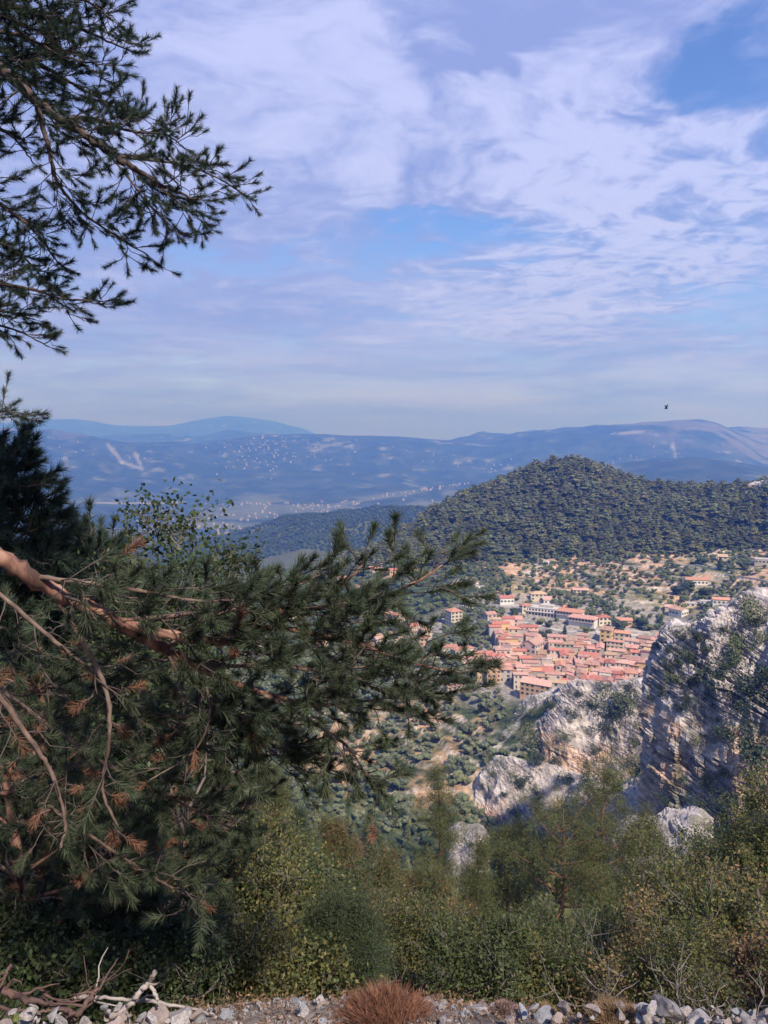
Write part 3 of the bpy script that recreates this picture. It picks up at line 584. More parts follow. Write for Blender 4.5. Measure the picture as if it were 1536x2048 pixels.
def roof_mat(k, v):
    m = mat('roof ' + k, v, 1.3, bump=.1, var=.24, detail=9, stops=[.38, .62]); t = m.node_tree; n = t.nodes; l = t.links
    # rows of barrel tiles as fine relief
    p = [x for x in n if x.type == 'BSDF_PRINCIPLED'][0]; w = n.new('ShaderNodeTexWave'); co = [x for x in n if x.type == 'TEX_COORD'][0]
    l.new(co.outputs['Object'], w.inputs['Vector']); w.inputs['Scale'].default_value = 1.6; w.inputs['Distortion'].default_value = .6
    b = n.new('ShaderNodeBump'); l.new(w.outputs['Fac'], b.inputs['Height']); b.inputs['Distance'].default_value = .10; b.inputs['Strength'].default_value = .8
    old = [x for x in n if x.type == 'BUMP'][0]; l.new(old.outputs[0], b.inputs['Normal']); l.new(b.outputs[0], p.inputs['Normal'])
for k, v in ROOFS.items(): roof_mat(k, v)
mat('dark opening', [(.035,.035,.045),(.07,.065,.07)], 1.0, rough=.4)
mat('shutter green', [(.10,.16,.13),(.16,.22,.18)], 1.0, var=.3, hue=.06)
mat('concrete', [(.42,.39,.37),(.58,.55,.52)], .6, bump=.04)
PANE = MB(); PANE.box(-.5, .5, -.06, .05, 0, 1, 0); PANE_ME = PANE.mesh('window')
PANE_ME.materials.append(MATS['dark opening'])
SHUT_ME = []
for a_, b_ in ((-1.02, -.52), (.52, 1.02)):
    q_ = MB(); q_.box(a_, b_, -.10, .03, -.02, 1.02, 0); q_ = q_.mesh('shutter'); q_.materials.append(MATS['shutter green']); SHUT_ME.append(q_)
def house(name, label, cat, loc, rz, w, d, h, roof='gable', rc='faded red', wc='pink', pitch=.34, over=.45, deep=5.0, wins=True, single=False, chim=1, group=None, floors=None, shut=True, seed=0):
    """w along local x, d along local y; ridge runs along x; walls reach `deep` metres into the slope"""
    r = random.Random(seed); root = empty(name, loc, rz); tag(root, label, cat, group)
    rh = d / 2 * pitch if roof in ('gable', 'hip') else d * pitch * .7
    b = MB(); X, Y = w / 2, d / 2
    if roof == 'gable':
        b.add([(-X,-Y,-deep),(X,-Y,-deep),(X,Y,-deep),(-X,Y,-deep),(-X,-Y,h),(X,-Y,h),(X,Y,h),(-X,Y,h),(-X,0,h+rh),(X,0,h+rh)],
              [(0,1,5,4),(1,2,6,9,5),(2,3,7,6),(3,0,4,8,7)])
    elif roof == 'shed':
        b.add([(-X,-Y,-deep),(X,-Y,-deep),(X,Y,-deep),(-X,Y,-deep),(-X,-Y,h),(X,-Y,h),(X,Y,h+rh),(-X,Y,h+rh)], [(0,1,5,4),(1,2,6,5),(2,3,7,6),(3,0,4,7)])
    else: b.box(-X, X, -Y, Y, -deep, h)
    wl = link('wall', b.mesh('wall'), root, [MATS['wall ' + wc]])
    o = over; t = .22; s = MB()
    def slab(q, m=0):   # four outline points of the top; extruded down
        n_ = len(q); s.add([*q, *[(x, y, z - t) for x, y, z in q]], [tuple(range(n_)), tuple(range(2*n_-1, n_-1, -1))] + [(i, i + n_, (i+1) % n_ + n_, (i+1) % n_) for i in range(n_)], m)
    e = .05 + t
    if roof == 'gable':
        k = rh / Y
        slab([(-X-o, -Y-o, h-o*k+e), (X+o, -Y-o, h-o*k+e), (X+o, 0, h+rh+e), (-X-o, 0, h+rh+e)]); slab([(X+o, Y+o, h-o*k+e), (-X-o, Y+o, h-o*k+e), (-X-o, 0, h+rh+e), (X+o, 0, h+rh+e)])
    elif roof == 'shed':
        k = rh / d
        slab([(-X-o, -Y-o, h-o*k+e), (X+o, -Y-o, h-o*k+e), (X+o, Y+o, h+rh+o*k+e), (-X-o, Y+o, h+rh+o*k+e)])
    elif roof == 'hip':
        rx = max(X - Y, .3); A = [(-X-o,-Y-o,h+.02),(X+o,-Y-o,h+.02),(X+o,Y+o,h+.02),(-X-o,Y+o,h+.02)]; P1 = (-rx,0,h+rh+.3); P2 = (rx,0,h+rh+.3)
        lo = [(x, y, z - .2) for x, y, z in A]
        s.add([*A, P1, P2, *lo], [(0,1,5,4),(1,2,5),(2,3,4,5),(3,0,4),(0,6,7,1),(1,7,8,2),(2,8,9,3),(3,9,6,0)])
        s.f.append(tuple(len(s.v) - 4 + i for i in (3, 2, 1, 0))); s.m.append(0)
    else:
        s.box(-X-.15, X+.15, -Y-.15, Y+.15, h, h + .25); s.box(-X-.15, X+.15, -Y-.15, -Y+.1, h+.25, h + .9); s.box(-X-.15, X+.15, Y-.1, Y+.15, h+.25, h + .9)
        s.box(-X-.15, -X+.1, -Y+.1, Y-.1, h+.25, h + .9); s.box(X-.1, X+.15, -Y+.1, Y-.1, h+.25, h + .9)
    rf = link('roof', s.mesh('roof'), root, [MATS['roof ' + rc] if roof != 'flat' else MATS['concrete']])
    for c in range(chim):
        q = MB(); cx = r.uniform(-X * .7, X * .7); cy = r.uniform(-.5, .5) * Y; zt_ = h + rh * (1 - abs(cy) / Y) if roof in ('gable', 'hip') else h + rh * .5
        q.box(cx-.35, cx+.35, cy-.3, cy+.3, zt_ - .4, zt_ + 1.0); q.box(cx-.45, cx+.45, cy-.4, cy+.4, zt_ + 1.0, zt_ + 1.15)
        link('chimney', q.mesh('chimney'), rf, [MATS['wall ' + ('sand' if c else wc)]])
    if wins:
        fl = floors or max(1, int(h / 3.0)); fh = h / fl; spots = []
        for side, ln, off in (('f', w, -Y), ('r', d, X), ('l', d, -X)):
            nn = max(1, int(ln / 3.1))
            for f in range(fl):
                for i in range(nn):
                    if r.random() < (.12 if single else .24): continue
                    u = (i + .5) / nn * ln - ln / 2 + (0 if single else r.uniform(-.25, .25)); zz = f * fh + fh * .32; hh = 1.55 if f or single else r.choice((1.4, 2.0))
                    spots.append((side, u, off, zz, hh))
        if single:
            for side, u, off, zz, hh in spots:
                p = (u, off, zz) if side == 'f' else (off, u, zz); a = 0 if side == 'f' else (R(90) if side == 'r' else R(-90))
                wo = bpy.data.objects.new('window', PANE_ME); COL.objects.link(wo); wo.parent = root; wo.location = p; wo.rotation_euler = (0, 0, a); wo.scale = (1.0, 1, hh)
                if shut:
                    [(lambda so: (COL.objects.link(so), setattr(so, 'parent', wo)))(bpy.data.objects.new('shutter', sm_)) for sm_ in SHUT_ME]
        else:
            g = MB()
            for side, u, off, zz, hh in spots:
                sh = r.random() < .55 and shut
                if side == 'f':
                    g.box(u-.5, u+.5, off-.05, off+.05, zz, zz+hh, 0)
                    if sh: g.box(u-1.0, u-.53, off-.09, off+.03, zz, zz+hh, 1); g.box(u+.53, u+1.0, off-.09, off+.03, zz, zz+hh, 1)
                else:
                    q = .05 if side == 'r' else -.05
                    g.box(min(off-q, off+q), max(off-q, off+q), u-.5, u+.5, zz, zz+hh, 0)
                    if sh: q = .09 if side == 'r' else -.09; g.box(min(off-q*.3, off+q), max(off-q*.3, off+q), u-1.0, u-.53, zz, zz+hh, 1); g.box(min(off-q*.3, off+q), max(off-q*.3, off+q), u+.53, u+1.0, zz, zz+hh, 1)
            if spots: tag(link('window_openings', g.mesh('window_openings'), root, [MATS['dark opening'], MATS['shutter green']]), kind='stuff')
    return root
def at(px, py, d0=300, d1=1300): return onground(px, py, d0, d1)[0]
def face(p, deg=0): return math.atan2(-p.x, p.y) + R(deg)   # local -y turned towards the viewer, then turned by deg
TAKEN = []
def named(px, py, lab, w, d, h, deg=0, D0=300, D1=1300, name='house', cat='house', drop=0, r_=None, **k):
    p = at(px, py, D0, D1); p.z -= drop; TAKEN.append((p.x, p.y, r_ or max(w, d) * .62))
    return house(name, lab, cat, p, face(p, deg), w, d, h, single=True, seed=int(px * 7 + py), **k), p
# the ones that stand out
named(1075, 1399, 'big orange building with pinkish tiled roof at the top edge of the cliffs', 21.5, 11, 12.5, -20, 490, 620, rc='pale pink', wc='peach', chim=1, pitch=.42, drop=.5, deep=9)
named(907, 1249, 'tall cream villa with red hipped roof left of the long hedge', 11, 12, 12, 28, 560, 900, roof='hip', rc='orange-red', wc='cream', chim=0, deep=8)
named(979, 1243, 'narrow pink house with red roof at the right end of the long hedge', 9, 9, 7, 30, 560, 900, roof='gable', rc='faded red', wc='pink', chim=1)
named(1012, 1206, 'white house with bright red roof above the hedge and the road', 13, 9, 5.5, 14, 560, 900, rc='bright red', wc='white')
named(1076, 1200, 'cream two-storey house with tan roof on the lowest terrace', 15, 10, 6, 10, 560, 900, roof='hip', rc='mottled tan', wc='cream')
named(1095, 1207, 'small white annexe right of the cream terrace house', 8, 7, 4, 10, 560, 900, roof='shed', rc='pale pink', wc='white', chim=0)
named(1051, 1223, 'small pink house with red roof at the left end of the white hall', 9, 8, 6, 20, 560, 900, roof='hip', rc='orange-red', wc='cream', chim=0)
named(1133, 1222, 'tiny house with bright red roof just above the long halls', 6, 6, 4, 10, 560, 900, roof='gable', rc='bright red', wc='peach', chim=0)
named(1206, 1248, 'pink house with bright red hipped roof right of the long halls', 11, 9, 6.5, 24, 560, 900, roof='hip', rc='bright red', wc='cream')
named(1247, 1252, 'pink house with red roof between two round dark trees', 13, 8, 5, 10, 560, 900, roof='gable', rc='orange-red', wc='peach')
named(1213, 1284, 'tall yellow ochre house at the upper edge of the village', 9, 8, 10.5, -16, 560, 900, roof='shed', rc='dusty brown', wc='ochre', chim=1, pitch=.2)
named(1245, 1283, 'cream house with orange-red roof right of the yellow house', 12, 8, 7, -10, 560, 900, roof='gable', rc='orange-red', wc='cream')
named(1272, 1290, 'bright white house with flat roof near the car park', 8, 7, 7, 6, 560, 900, roof='flat', wc='white', chim=0)
named(1392, 1168, 'lone white house with broad red roof high on the terraces', 20, 11, 4.6, 12, 560, 1000, rc='orange-red', wc='white', chim=1, pitch=.3)
named(1357, 1230, 'white house with brown gabled roof behind the top of the big cliff', 13, 10, 5.5, -35, 560, 1000, rc='dusty brown', wc='white', chim=0)
named(1337, 1222, 'small low pink outbuilding left of the white gabled house', 6, 5, 3, 0, 560, 1000, roof='shed', rc='pale pink', wc='pink', chim=0)
named(1441, 1208, 'low pink house with orange roof peeping over the big cliff', 14, 8, 4.5, 10, 560, 1000, rc='orange-red', wc='white', chim=0)
named(1413, 1210, 'low white shed left of the orange-roofed house over the cliff', 11, 6, 3, 5, 560, 1000, roof='flat', wc='white', chim=0)
named(1385, 1213, 'pale flat-roofed garage among bushes above the big cliff', 12, 6, 2.6, 5, 560, 1000, roof='flat', wc='cream', chim=0)
named(1161, 1186, 'low pinkish farm shed with flat roof on the middle terrace', 15, 7, 2.6, 5, 560, 1000, roof='shed', rc='pale pink', wc='sand', chim=0, pitch=.15)
named(1445, 1120, 'pale stone barn low on the dusty upper terrace at the right', 9, 6, 2.8, 5, 700, 1000, roof='shed', rc='mottled tan', wc='sand', chim=0)
named(1527, 1128, 'grey flat-roofed shed on the uppermost terrace at the right edge', 16, 8, 4, 5, 700, 1000, roof='flat', wc='grey stone', chim=0)
named(1066, 1312, 'faded rose church block with pink pediment roof in the old town', 15, 12, 11, 62, 500, 800, rc='pale pink', wc='faded rose', chim=0, pitch=.5, deep=6, r_=9, name='church', cat='church')
# lower left hamlet, seen through the boughs
ham = [(797,1243,14,9,7,'pink','orange-red'),(775,1240,9,8,6,'faded rose','faded red'),(824,1262,12,9,5,'pink','bright red'),(838,1290,13,8,6,'peach','orange-red'),(850,1276,9,8,8,'pink','mottled tan'),
       (760,1288,12,8,5,'sand','pale pink'),(738,1303,8,7,6,'cream','dusty brown'),(962,1338,9,8,7,'pink','orange-red'),(925,1306,18,8,4,'white','orange-red'),(897,1302,13,8,4,'cream','orange-red'),
       (955,1318,9,7,5,'peach','orange-red'),(905,1378,12,6,2.4,'pink','pale pink'),(737,1260,7,6,6,'grey stone','faded red'),(580,1240,11,8,6,'cream','faded red'),(520,1300,11,8,6,'white','dusty brown'),(935,1325,11,6,3.5,'pink','faded red'),(640,1300,12,8,6,'sand','orange-red')]
hl = ['beside its twin roof','standing behind the pink one','tucked under the front bough','lowest of the hamlet row','with a taller wall, right of the red roof','half hidden in olive trees','small and square among olives','at the left corner of the village','long, on the curved road wall',
      'at the left end of the curved road','standing at the foot of the road wall','low, alone on the green slope','behind the pine needles','seen through the needles far left','with white front, lost behind the boughs','beneath the curved road','deep behind the boughs']
for i, (px, py, w, d, h, wc, rc) in enumerate(ham):
    named(px, py, f'{wc} house with {rc} roof {hl[i]}', w, d, h, 14 + 9 * (i % 3), 480, 900, rc=rc, wc=wc, chim=i % 2, roof='gable' if i % 4 else 'hip')
for i, (px, py, w, wc, rc, lab) in enumerate(((683,1164,11,'white','orange-red','white house with red roof alone in front of the dark valley wood'),(734,1122,14,'peach','bright red','farthest peach house with red roof at the foot of the hill'),
        (757,1136,13,'pink','pale pink','far pink house beside the grey scree tongue'),(747,1144,10,'faded rose','orange-red','far rose house, lowest of the group under the hill'),(786,1148,9,'peach','bright red','far small house with a bright red roof right of the group'),
        (905,1180,8,'pink','bright red','small pink house high at the foot of the dark wood'))):
    named(px, py, lab, w, 8, 5, 12, 640, 1500, rc=rc, wc=wc, chim=0, roof='gable')
# long white hall with arcade and two curved-fronted halls above the old town
def hall(px, py, deg, w, d, h, rc, lab, arc):
    p = at(px, py, 560, 900); TAKEN.append((p.x, p.y, w * .45)); TAKEN.append((p.x - w * .3, p.y, w * .3)); TAKEN.append((p.x + w * .3, p.y - 2, w * .3))
    root = empty('hall', p, face(p, deg)); tag(root, lab, 'hall')
    b = MB(); X, Y = w / 2, d / 2; b.box(-X, X, -Y, Y, -6, h); link('wall', b.mesh('wall'), root, [MATS['wall white']])
    s = MB()
    if rc: s.add([(-X-1,-Y-1.6,h+.1),(X+1,-Y-1.6,h+.1),(X+1,Y+.6,h+.1),(-X-1,Y+.6,h+.1),(-X+2,.4,h+2),(X-2,.4,h+2),(-X-1,-Y-1.6,h-.2),(X+1,-Y-1.6,h-.2),(X+1,Y+.6,h-.2),(-X-1,Y+.6,h-.2)],
        [(0,1,5,4),(1,2,5),(2,3,4,5),(3,0,4),(0,6,7,1),(1,7,8,2),(2,8,9,3),(3,9,6,0),(9,8,7,6)]); link('roof', s.mesh('roof'), root, [MATS['roof ' + rc]])
    else: s.box(-X-.3, X+.3, -Y-.3, Y+.3, h+.004, h+.4); s.box(-X*.2, X*.55, -Y*.4, Y*.8, h+.4, h+2.6); link('roof', s.mesh('roof'), root, [MATS['concrete']])
    n_ = int(w / 2.6)
    for i in range(n_):
        x = (i + .5) / n_ * w - X
        wo = bpy.data.objects.new('window', PANE_ME); COL.objects.link(wo); wo.parent = root; wo.location = (x, -Y, h - 2.6); wo.scale = (1.7, 1, 1.7)
        if arc:
            q = MB(); seg = 8; pts = [(x-.8, -Y-.08, -1.2), (x+.8, -Y-.08, -1.2)] + [(x + .8*math.cos(a), -Y-.08, .7 + .8*math.sin(a)) for a in np.linspace(0, math.pi, seg)]
            q.add(pts + [(a, b_ + .12, c) for a, b_, c in pts], [tuple(range(len(pts)))] + [(j, (j+1) % len(pts), (j+1) % len(pts) + len(pts), j + len(pts)) for j in range(len(pts))])
            link('arch', q.mesh('arch'), root, [MATS['dark opening']])
    q = MB(); q.box(-X, X, -Y-1.5, -Y-.003, h-3.2, h-3.0); link('balcony', q.mesh('balcony'), root, [MATS['concrete']])
    q = MB(); q.box(-X, X, -Y-1.5, -Y-1.42, h-2.1, h-2.02)
    for i in range(n_ + 1): xx = -X + .05 + i * (w - .1) / n_; q.box(xx-.05, xx+.05, -Y-1.49, -Y-1.43, h-2.998, h-2.1)
    link('railing', q.mesh('railing'), root, [MATS['concrete']])
hall(1088, 1228, -14, 31, 11, 5.5, None, 'long white hall with arcade and flat roof above the old town', True)
hall(1141, 1240, -16, 21, 11, 8, 'orange-red', 'upper white hall with red roof and a row of windows', False)
hall(1166, 1253, -18, 22, 10, 8, 'faded red', 'lower white hall with red roof and balcony, next to the round trees', False)
# the packed old town: a jittered grid of streets running along the contour
POLY = [(958,1352),(962,1322),(990,1300),(985,1262),(1000,1246),(1030,1250),(1060,1268),(1100,1278),(1160,1276),(1200,1288),(1250,1290),(1300,1288),(1345,1284),(1350,1352),(1335,1376),(1240,1376),(1140,1382),(1110,1384),(1080,1372),(1040,1372),(1010,1362)]
def inpoly(x, y, P=POLY):
    c = False; j = len(P) - 1
    for i in range(len(P)):
        if (P[i][1] > y) != (P[j][1] > y) and x < (P[j][0]-P[i][0]) * (y-P[i][1]) / (P[j][1]-P[i][1]) + P[i][0]: c = not c
        j = i
    return c
TREES_IN_TOWN = [(1090,1283,5.5),(1164,1321,4.5),(1212,1300,4),(1196,1300,3.5),(1222,1318,3),(1022,1345,3),(1262,1313,3),(1140,1292,3.2)]
for px, py, r in TREES_IN_TOWN:
    p = at(px, py, 480, 800); TAKEN.append((p.x, p.y, r * .8))
OLD = []; hr = random.Random(42)
ctr = at(1170, 1320, 480, 800); th = R(-17)
cand = []
for i in range(-17, 18):
    for j in range(-13, 15):
        u = i * 7.7 + (j % 2) * 4 + hr.uniform(-1.2, 1.2); v = j * 8.3 + hr.uniform(-.9, .9) + (2.5 if (j % 3) == 0 else 0)
        bend = -.0022 * u * u
        x = ctr.x + u * math.cos(th) - (v + bend) * math.sin(th); y = ctr.y + u * math.sin(th) + (v + bend) * math.cos(th)
        z = ground(x, y); px, py = topix(x, y, z + 3)
        if not inpoly(px, py): continue
        if any(math.hypot(x - a, y - b) < r + 2.4 for a, b, r in TAKEN): continue
        cand.append((j, u, v, x, y, z, px, py))
rows = sorted({c[0] for c in cand})
SH = ['', 'with a chimney', 'with two chimneys']
LM = [((1073, 1380), 'behind the orange building'), ((1090, 1275), 'near the upper dark tree'), ((1164, 1315), 'by the mid-village round tree'), ((1066, 1295), 'beside the church block'),
      ((1325, 1330), 'against the big cliff'), ((1213, 1270), 'below the yellow house'), ((1000, 1260), 'in the row climbing to the hedge'), ((965, 1345), 'at the old town\'s left corner'), ((1200, 1372), 'along the cliff top edge'),
      ((1290, 1370), 'by the dark cliff gap'), ((1280, 1300), 'by the car park'), ((1030, 1320), 'on the town\'s left flank'), ((1250, 1335), 'in the town\'s right half'), ((1130, 1345), 'above the cliff top'), ((1140, 1285), 'under the long halls')]
used = {}
for (j, u, v, x, y, z, px, py) in cand:
    rr = hr.random()
    w = hr.uniform(7, 11.5) if rr > .15 else hr.uniform(12, 16); d = hr.uniform(5.6, 7.0); h = hr.uniform(6.2, 10.2) + (1.5 if hr.random() < .2 else 0) + (1.2 if px < 1040 else 0)
    rc = hr.choices(list(ROOFS), [2.6, 4.0, 2.6, 1.6, 3.6, 2.0])[0]; wc = hr.choices(list(WALLS), [5, 4, 3.2, .5, 2.6, 1.8, 3.0, 3.6])[0]
    rf = hr.choices(['gable', 'shed', 'hip', 'flat'], [7, 2.2, 1.4, .35])[0]; nc = hr.choice([0, 0, 1, 1, 2])
    a = th + math.atan(-.0044 * u) + hr.gauss(0, .07) + (R(90) if hr.random() < .2 else 0) + (math.pi if hr.random() < .25 else 0)
    size = 'long ' if w > 12 else ('tall ' if h > 8.8 else ('narrow ' if w < 8.3 else ('low ' if h < 6.8 else '')))
    lm = min(LM, key=lambda m: math.hypot(px - m[0][0], py - m[0][1]))[1]
    rt = {'gable': 'gabled', 'shed': 'lean-to', 'hip': 'hipped', 'flat': 'flat'}[rf]
    lab = f"{size}{wc} house, {rc} {rt} roof, {lm}" if rf != 'flat' else f"{size}{wc} house with flat terrace roof {lm}"
    k = used.get(lab, 0); used[lab] = k + 1
    if k: 
        lab = lab.replace(' roof,', [' roof and own chimney,', ' long-eaved roof,', ' weathered roof,'][min(k - 1, 2)], 1); nc = 1
    house('house', lab, 'house', (x, y, z), a, w, d, h, rf, rc, wc, pitch=hr.uniform(.24, .36), over=hr.uniform(.3, .6), deep=7, chim=nc if rf != 'flat' else 0, group='houses of the old hill village', seed=len(OLD), single=False)
    OLD.append((x, y)); TAKEN.append((x, y, 5.0))
print('old town houses', len(OLD))
# solar panel on a red roof by the cliff
# walls and road
def ribbon(name, label, cat, pts, w, h, m, kind=None, D0=480, D1=1000, up=.15):
    P = [at(a, b, D0, D1) for a, b in pts]; Q = []
    for i in range(len(P) - 1):
        n_ = max(2, int((P[i+1] - P[i]).length / 4))
        for k in range(n_): q = P[i].lerp(P[i+1], k / n_); Q.append(q)
    Q.append(P[-1]); vs = []; fs = []
    for i, q in enumerate(Q):
        t = (Q[min(i+1, len(Q)-1)] - Q[max(i-1, 0)]); n_ = Vector((-t.y, t.x, 0)).normalized() * w / 2
        z = ground(q.x, q.y)
        if h: za = zb = z
        else: za = zb = max(ground(q.x + n_.x, q.y + n_.y), ground(q.x - n_.x, q.y - n_.y), z)
        vs += [(q.x+n_.x, q.y+n_.y, z-3), (q.x+n_.x, q.y+n_.y, za+h+up), (q.x-n_.x, q.y-n_.y, zb+h+up), (q.x-n_.x, q.y-n_.y, z-3)]
    for i in range(len(Q) - 1):
        b = i * 4
        fs += [(b, b+4, b+5, b+1), (b+1, b+5, b+6, b+2), (b+2, b+6, b+7, b+3)]
    fs += [(0, 1, 2, 3), (len(vs)-1, len(vs)-2, len(vs)-3, len(vs)-4)]
    me = bpy.data.meshes.new(name); me.from_pydata(vs, [], fs); me.update()
    o = link(name, me, None, [m]); tag(o, label, cat, None, kind); return o
paleroad = mat('pale road surface', [(.36,.34,.33),(.50,.47,.45)], .3, bump=.02)
pwall = mat('pale retaining wall', [(.46,.41,.37),(.66,.61,.56)], .5, bump=.08, detail=8)
ribbon('road', None, None, [(925,1212),(960,1224),(1000,1242),(1045,1246),(1110,1262),(1190,1268),(1230,1262),(1300,1268)], 5, 0, paleroad, 'structure')
ribbon('road', None, None, [(1000,1212),(1040,1212),(1075,1214),(1130,1226),(1180,1244),(1225,1262)], 5, 0, paleroad, 'structure')
ribbon('road', None, None, [(850,1308),(900,1302),(940,1312),(965,1332),(985,1345)], 5, 0, paleroad, 'structure')
ribbon('retaining_wall', 'curved pale wall under the road left of the old town', 'wall', [(850,1312),(900,1307),(940,1319),(962,1340)], .8, 2.5, pwall)
ribbon('retaining_wall', 'long pale wall below the dark hedge left of the village', 'wall', [(928,1232),(960,1242),(990,1256)], .8, 3.0, pwall)
ribbon('retaining_wall', 'straight pale wall with the road behind it above the hedge', 'wall', [(930,1206),(955,1213),(975,1222)], .6, 1.5, pwall)
for i, (a, lab) in enumerate((([(1040,1168),(1080,1176),(1120,1180)], 'pale dry-stone wall of the lowest terrace left of the farm shed'), ([(1060,1140),(1120,1150),(1180,1148)], 'dry-stone terrace wall under the bare rock patches'), ([(1170,1172),(1230,1182),(1290,1190)], 'long dry-stone terrace wall in the ochre field'),
        ([(1290,1150),(1350,1158),(1375,1160)], 'dry-stone terrace wall leading to the lone white house'), ([(1430,1112),(1480,1122),(1536,1128)], 'bright terrace wall under the dusty track at the right'), ([(1320,1128),(1390,1132),(1430,1140)], 'dry-stone wall above the lone white house'),
        ([(1150,1206),(1210,1212),(1270,1222)], 'lowest terrace wall above the round trees'), ([(1450,1152),(1500,1160),(1536,1166)], 'terrace wall at the right edge above the cliff'))):
    ribbon('terrace_wall', lab, 'wall', a, .7, 1.3, pwall, None, 600, 1000)
ribbon('track', None, None, [(1400,1108),(1440,1106),(1490,1112),(1540,1122)], 6, 0, mat('dusty track', [(.50,.38,.30),(.62,.50,.42)], .2), 'structure', 700, 1000)
# a few parked cars by the halls
def car(px, py, colr, lab):
    p = at(px, py, 560, 900); root = empty('parked_car', (p.x, p.y, p.z + .25), face(p, 20)); tag(root, lab, 'car', 'cars parked by the village road')
    b = MB(); b.add([(-2.1,-.85,.25),(2.1,-.85,.25),(2.1,.85,.25),(-2.1,.85,.25),(-2.1,-.85,.8),(2.05,-.85,.75),(2.05,.85,.75),(-2.1,.85,.8),(-1.7,-.7,1.4),(.7,-.7,1.42),(.7,.7,1.42),(-1.7,.7,1.4),(1.25,-.8,.85),(1.25,.8,.85)],
        [(0,3,2,1),(0,1,5,12,4),(3,7,13,6,2),(1,2,6,5),(0,4,7,3),(4,12,9,8),(7,11,10,13),(8,9,10,11),(4,8,11,7),(9,12,13,10),(12,5,6,13)])
    link('body', b.mesh('body'), root, [mat('car paint ' + colr[0], [colr[1], colr[1]], 1, rough=.3, spec=.5)])
    w = MB(); w.box(-1.3, .5, -.79, -.765, .9, 1.28); w.box(-1.3, .5, .765, .79, .9, 1.28); link('window', w.mesh('window'), root, [MATS['dark opening']])
    for x in (-1.35, 1.3):
        for y in (-.8, .8):
            q = MB(); n_ = 10; pts = [(x + .32*math.cos(a), y - .1, .3 + .32*math.sin(a)) for a in np.linspace(0, 2*math.pi, n_, endpoint=False)]
            q.add(pts + [(a, b_ + .2, c) for a, b_, c in pts], [tuple(range(n_)), tuple(range(2*n_-1, n_-1, -1))] + [(k, (k+1) % n_, (k+1) % n_ + n_, k + n_) for k in range(n_)])
            link('wheel', q.mesh('wheel'), root, [MATS['dark opening']])
for i, (px, py, cc, lab) in enumerate(((1296,1282,('white', (.75,.75,.76)),'white car first in the car park near the white flat-roofed house'),(1304,1286,('silver', (.45,.47,.5)),'silver car between the white and the dark car in the car park'),(1313,1284,('navy', (.05,.07,.14)),'dark blue car at the right of the car park'),
        (1186,1262,('graphite', (.1,.1,.11)),'dark grey car below the lower red-roofed hall'),(1196,1266,('ivory', (.7,.68,.62)),'ivory car on the road right of the dark grey one'),(1006,1240,('red', (.4,.05,.04)),'red car on the road behind the row climbing to the hedge'),
        (1188,1238,('pearl', (.72,.72,.70)),'pearl white car on the upper road by the red hipped roof'))): car(px, py, cc, lab)
# ------------------------------------------------------------------ foliage instancing
def foliage_nodes(n_t=3):
    g = bpy.data.node_groups.get('foliage_on_points')
    if g: return g
    g = bpy.data.node_groups.new('foliage_on_points', 'GeometryNodeTree')
    g.interface.new_socket('Geometry', in_out='INPUT', socket_type='NodeSocketGeometry'); g.interface.new_socket('Geometry', in_out='OUTPUT', socket_type='NodeSocketGeometry')
    n = g.nodes; l = g.links; gi = n.new('NodeGroupInput'); go = n.new('NodeGroupOutput')
    def attr(name, ty):
        a = n.new('GeometryNodeInputNamedAttribute'); a.data_type = ty; a.inputs['Name'].default_value = name; return a.outputs['Attribute']
    tid = attr('tid', 'INT')
    def sep_(v):
        c = n.new('FunctionNodeCompare'); c.data_type = 'INT'; c.operation = 'EQUAL'; l.new(tid, c.inputs[2]); c.inputs[3].default_value = v
        s = n.new('GeometryNodeSeparateGeometry'); s.domain = 'POINT'; l.new(gi.outputs[0], s.inputs[0]); l.new(c.outputs[0], s.inputs[1]); return s.outputs[0]
    j = n.new('GeometryNodeJoinGeometry')
    for k in range(n_t):
        t = n.new('GeometryNodeGeometryToInstance'); l.new(sep_(k), t.inputs[0]); l.new(t.outputs[0], j.inputs[0])
    ip = n.new('GeometryNodeInstanceOnPoints'); l.new(sep_(-1), ip.inputs['Points']); l.new(j.outputs[0], ip.inputs['Instance'])
    ip.inputs['Pick Instance'].default_value = True; l.new(attr('pick', 'INT'), ip.inputs['Instance Index'])
    l.new(attr('rot', 'FLOAT_VECTOR'), ip.inputs['Rotation']); l.new(attr('scl', 'FLOAT'), ip.inputs['Scale'])
    l.new(ip.outputs[0], go.inputs[0]); return g
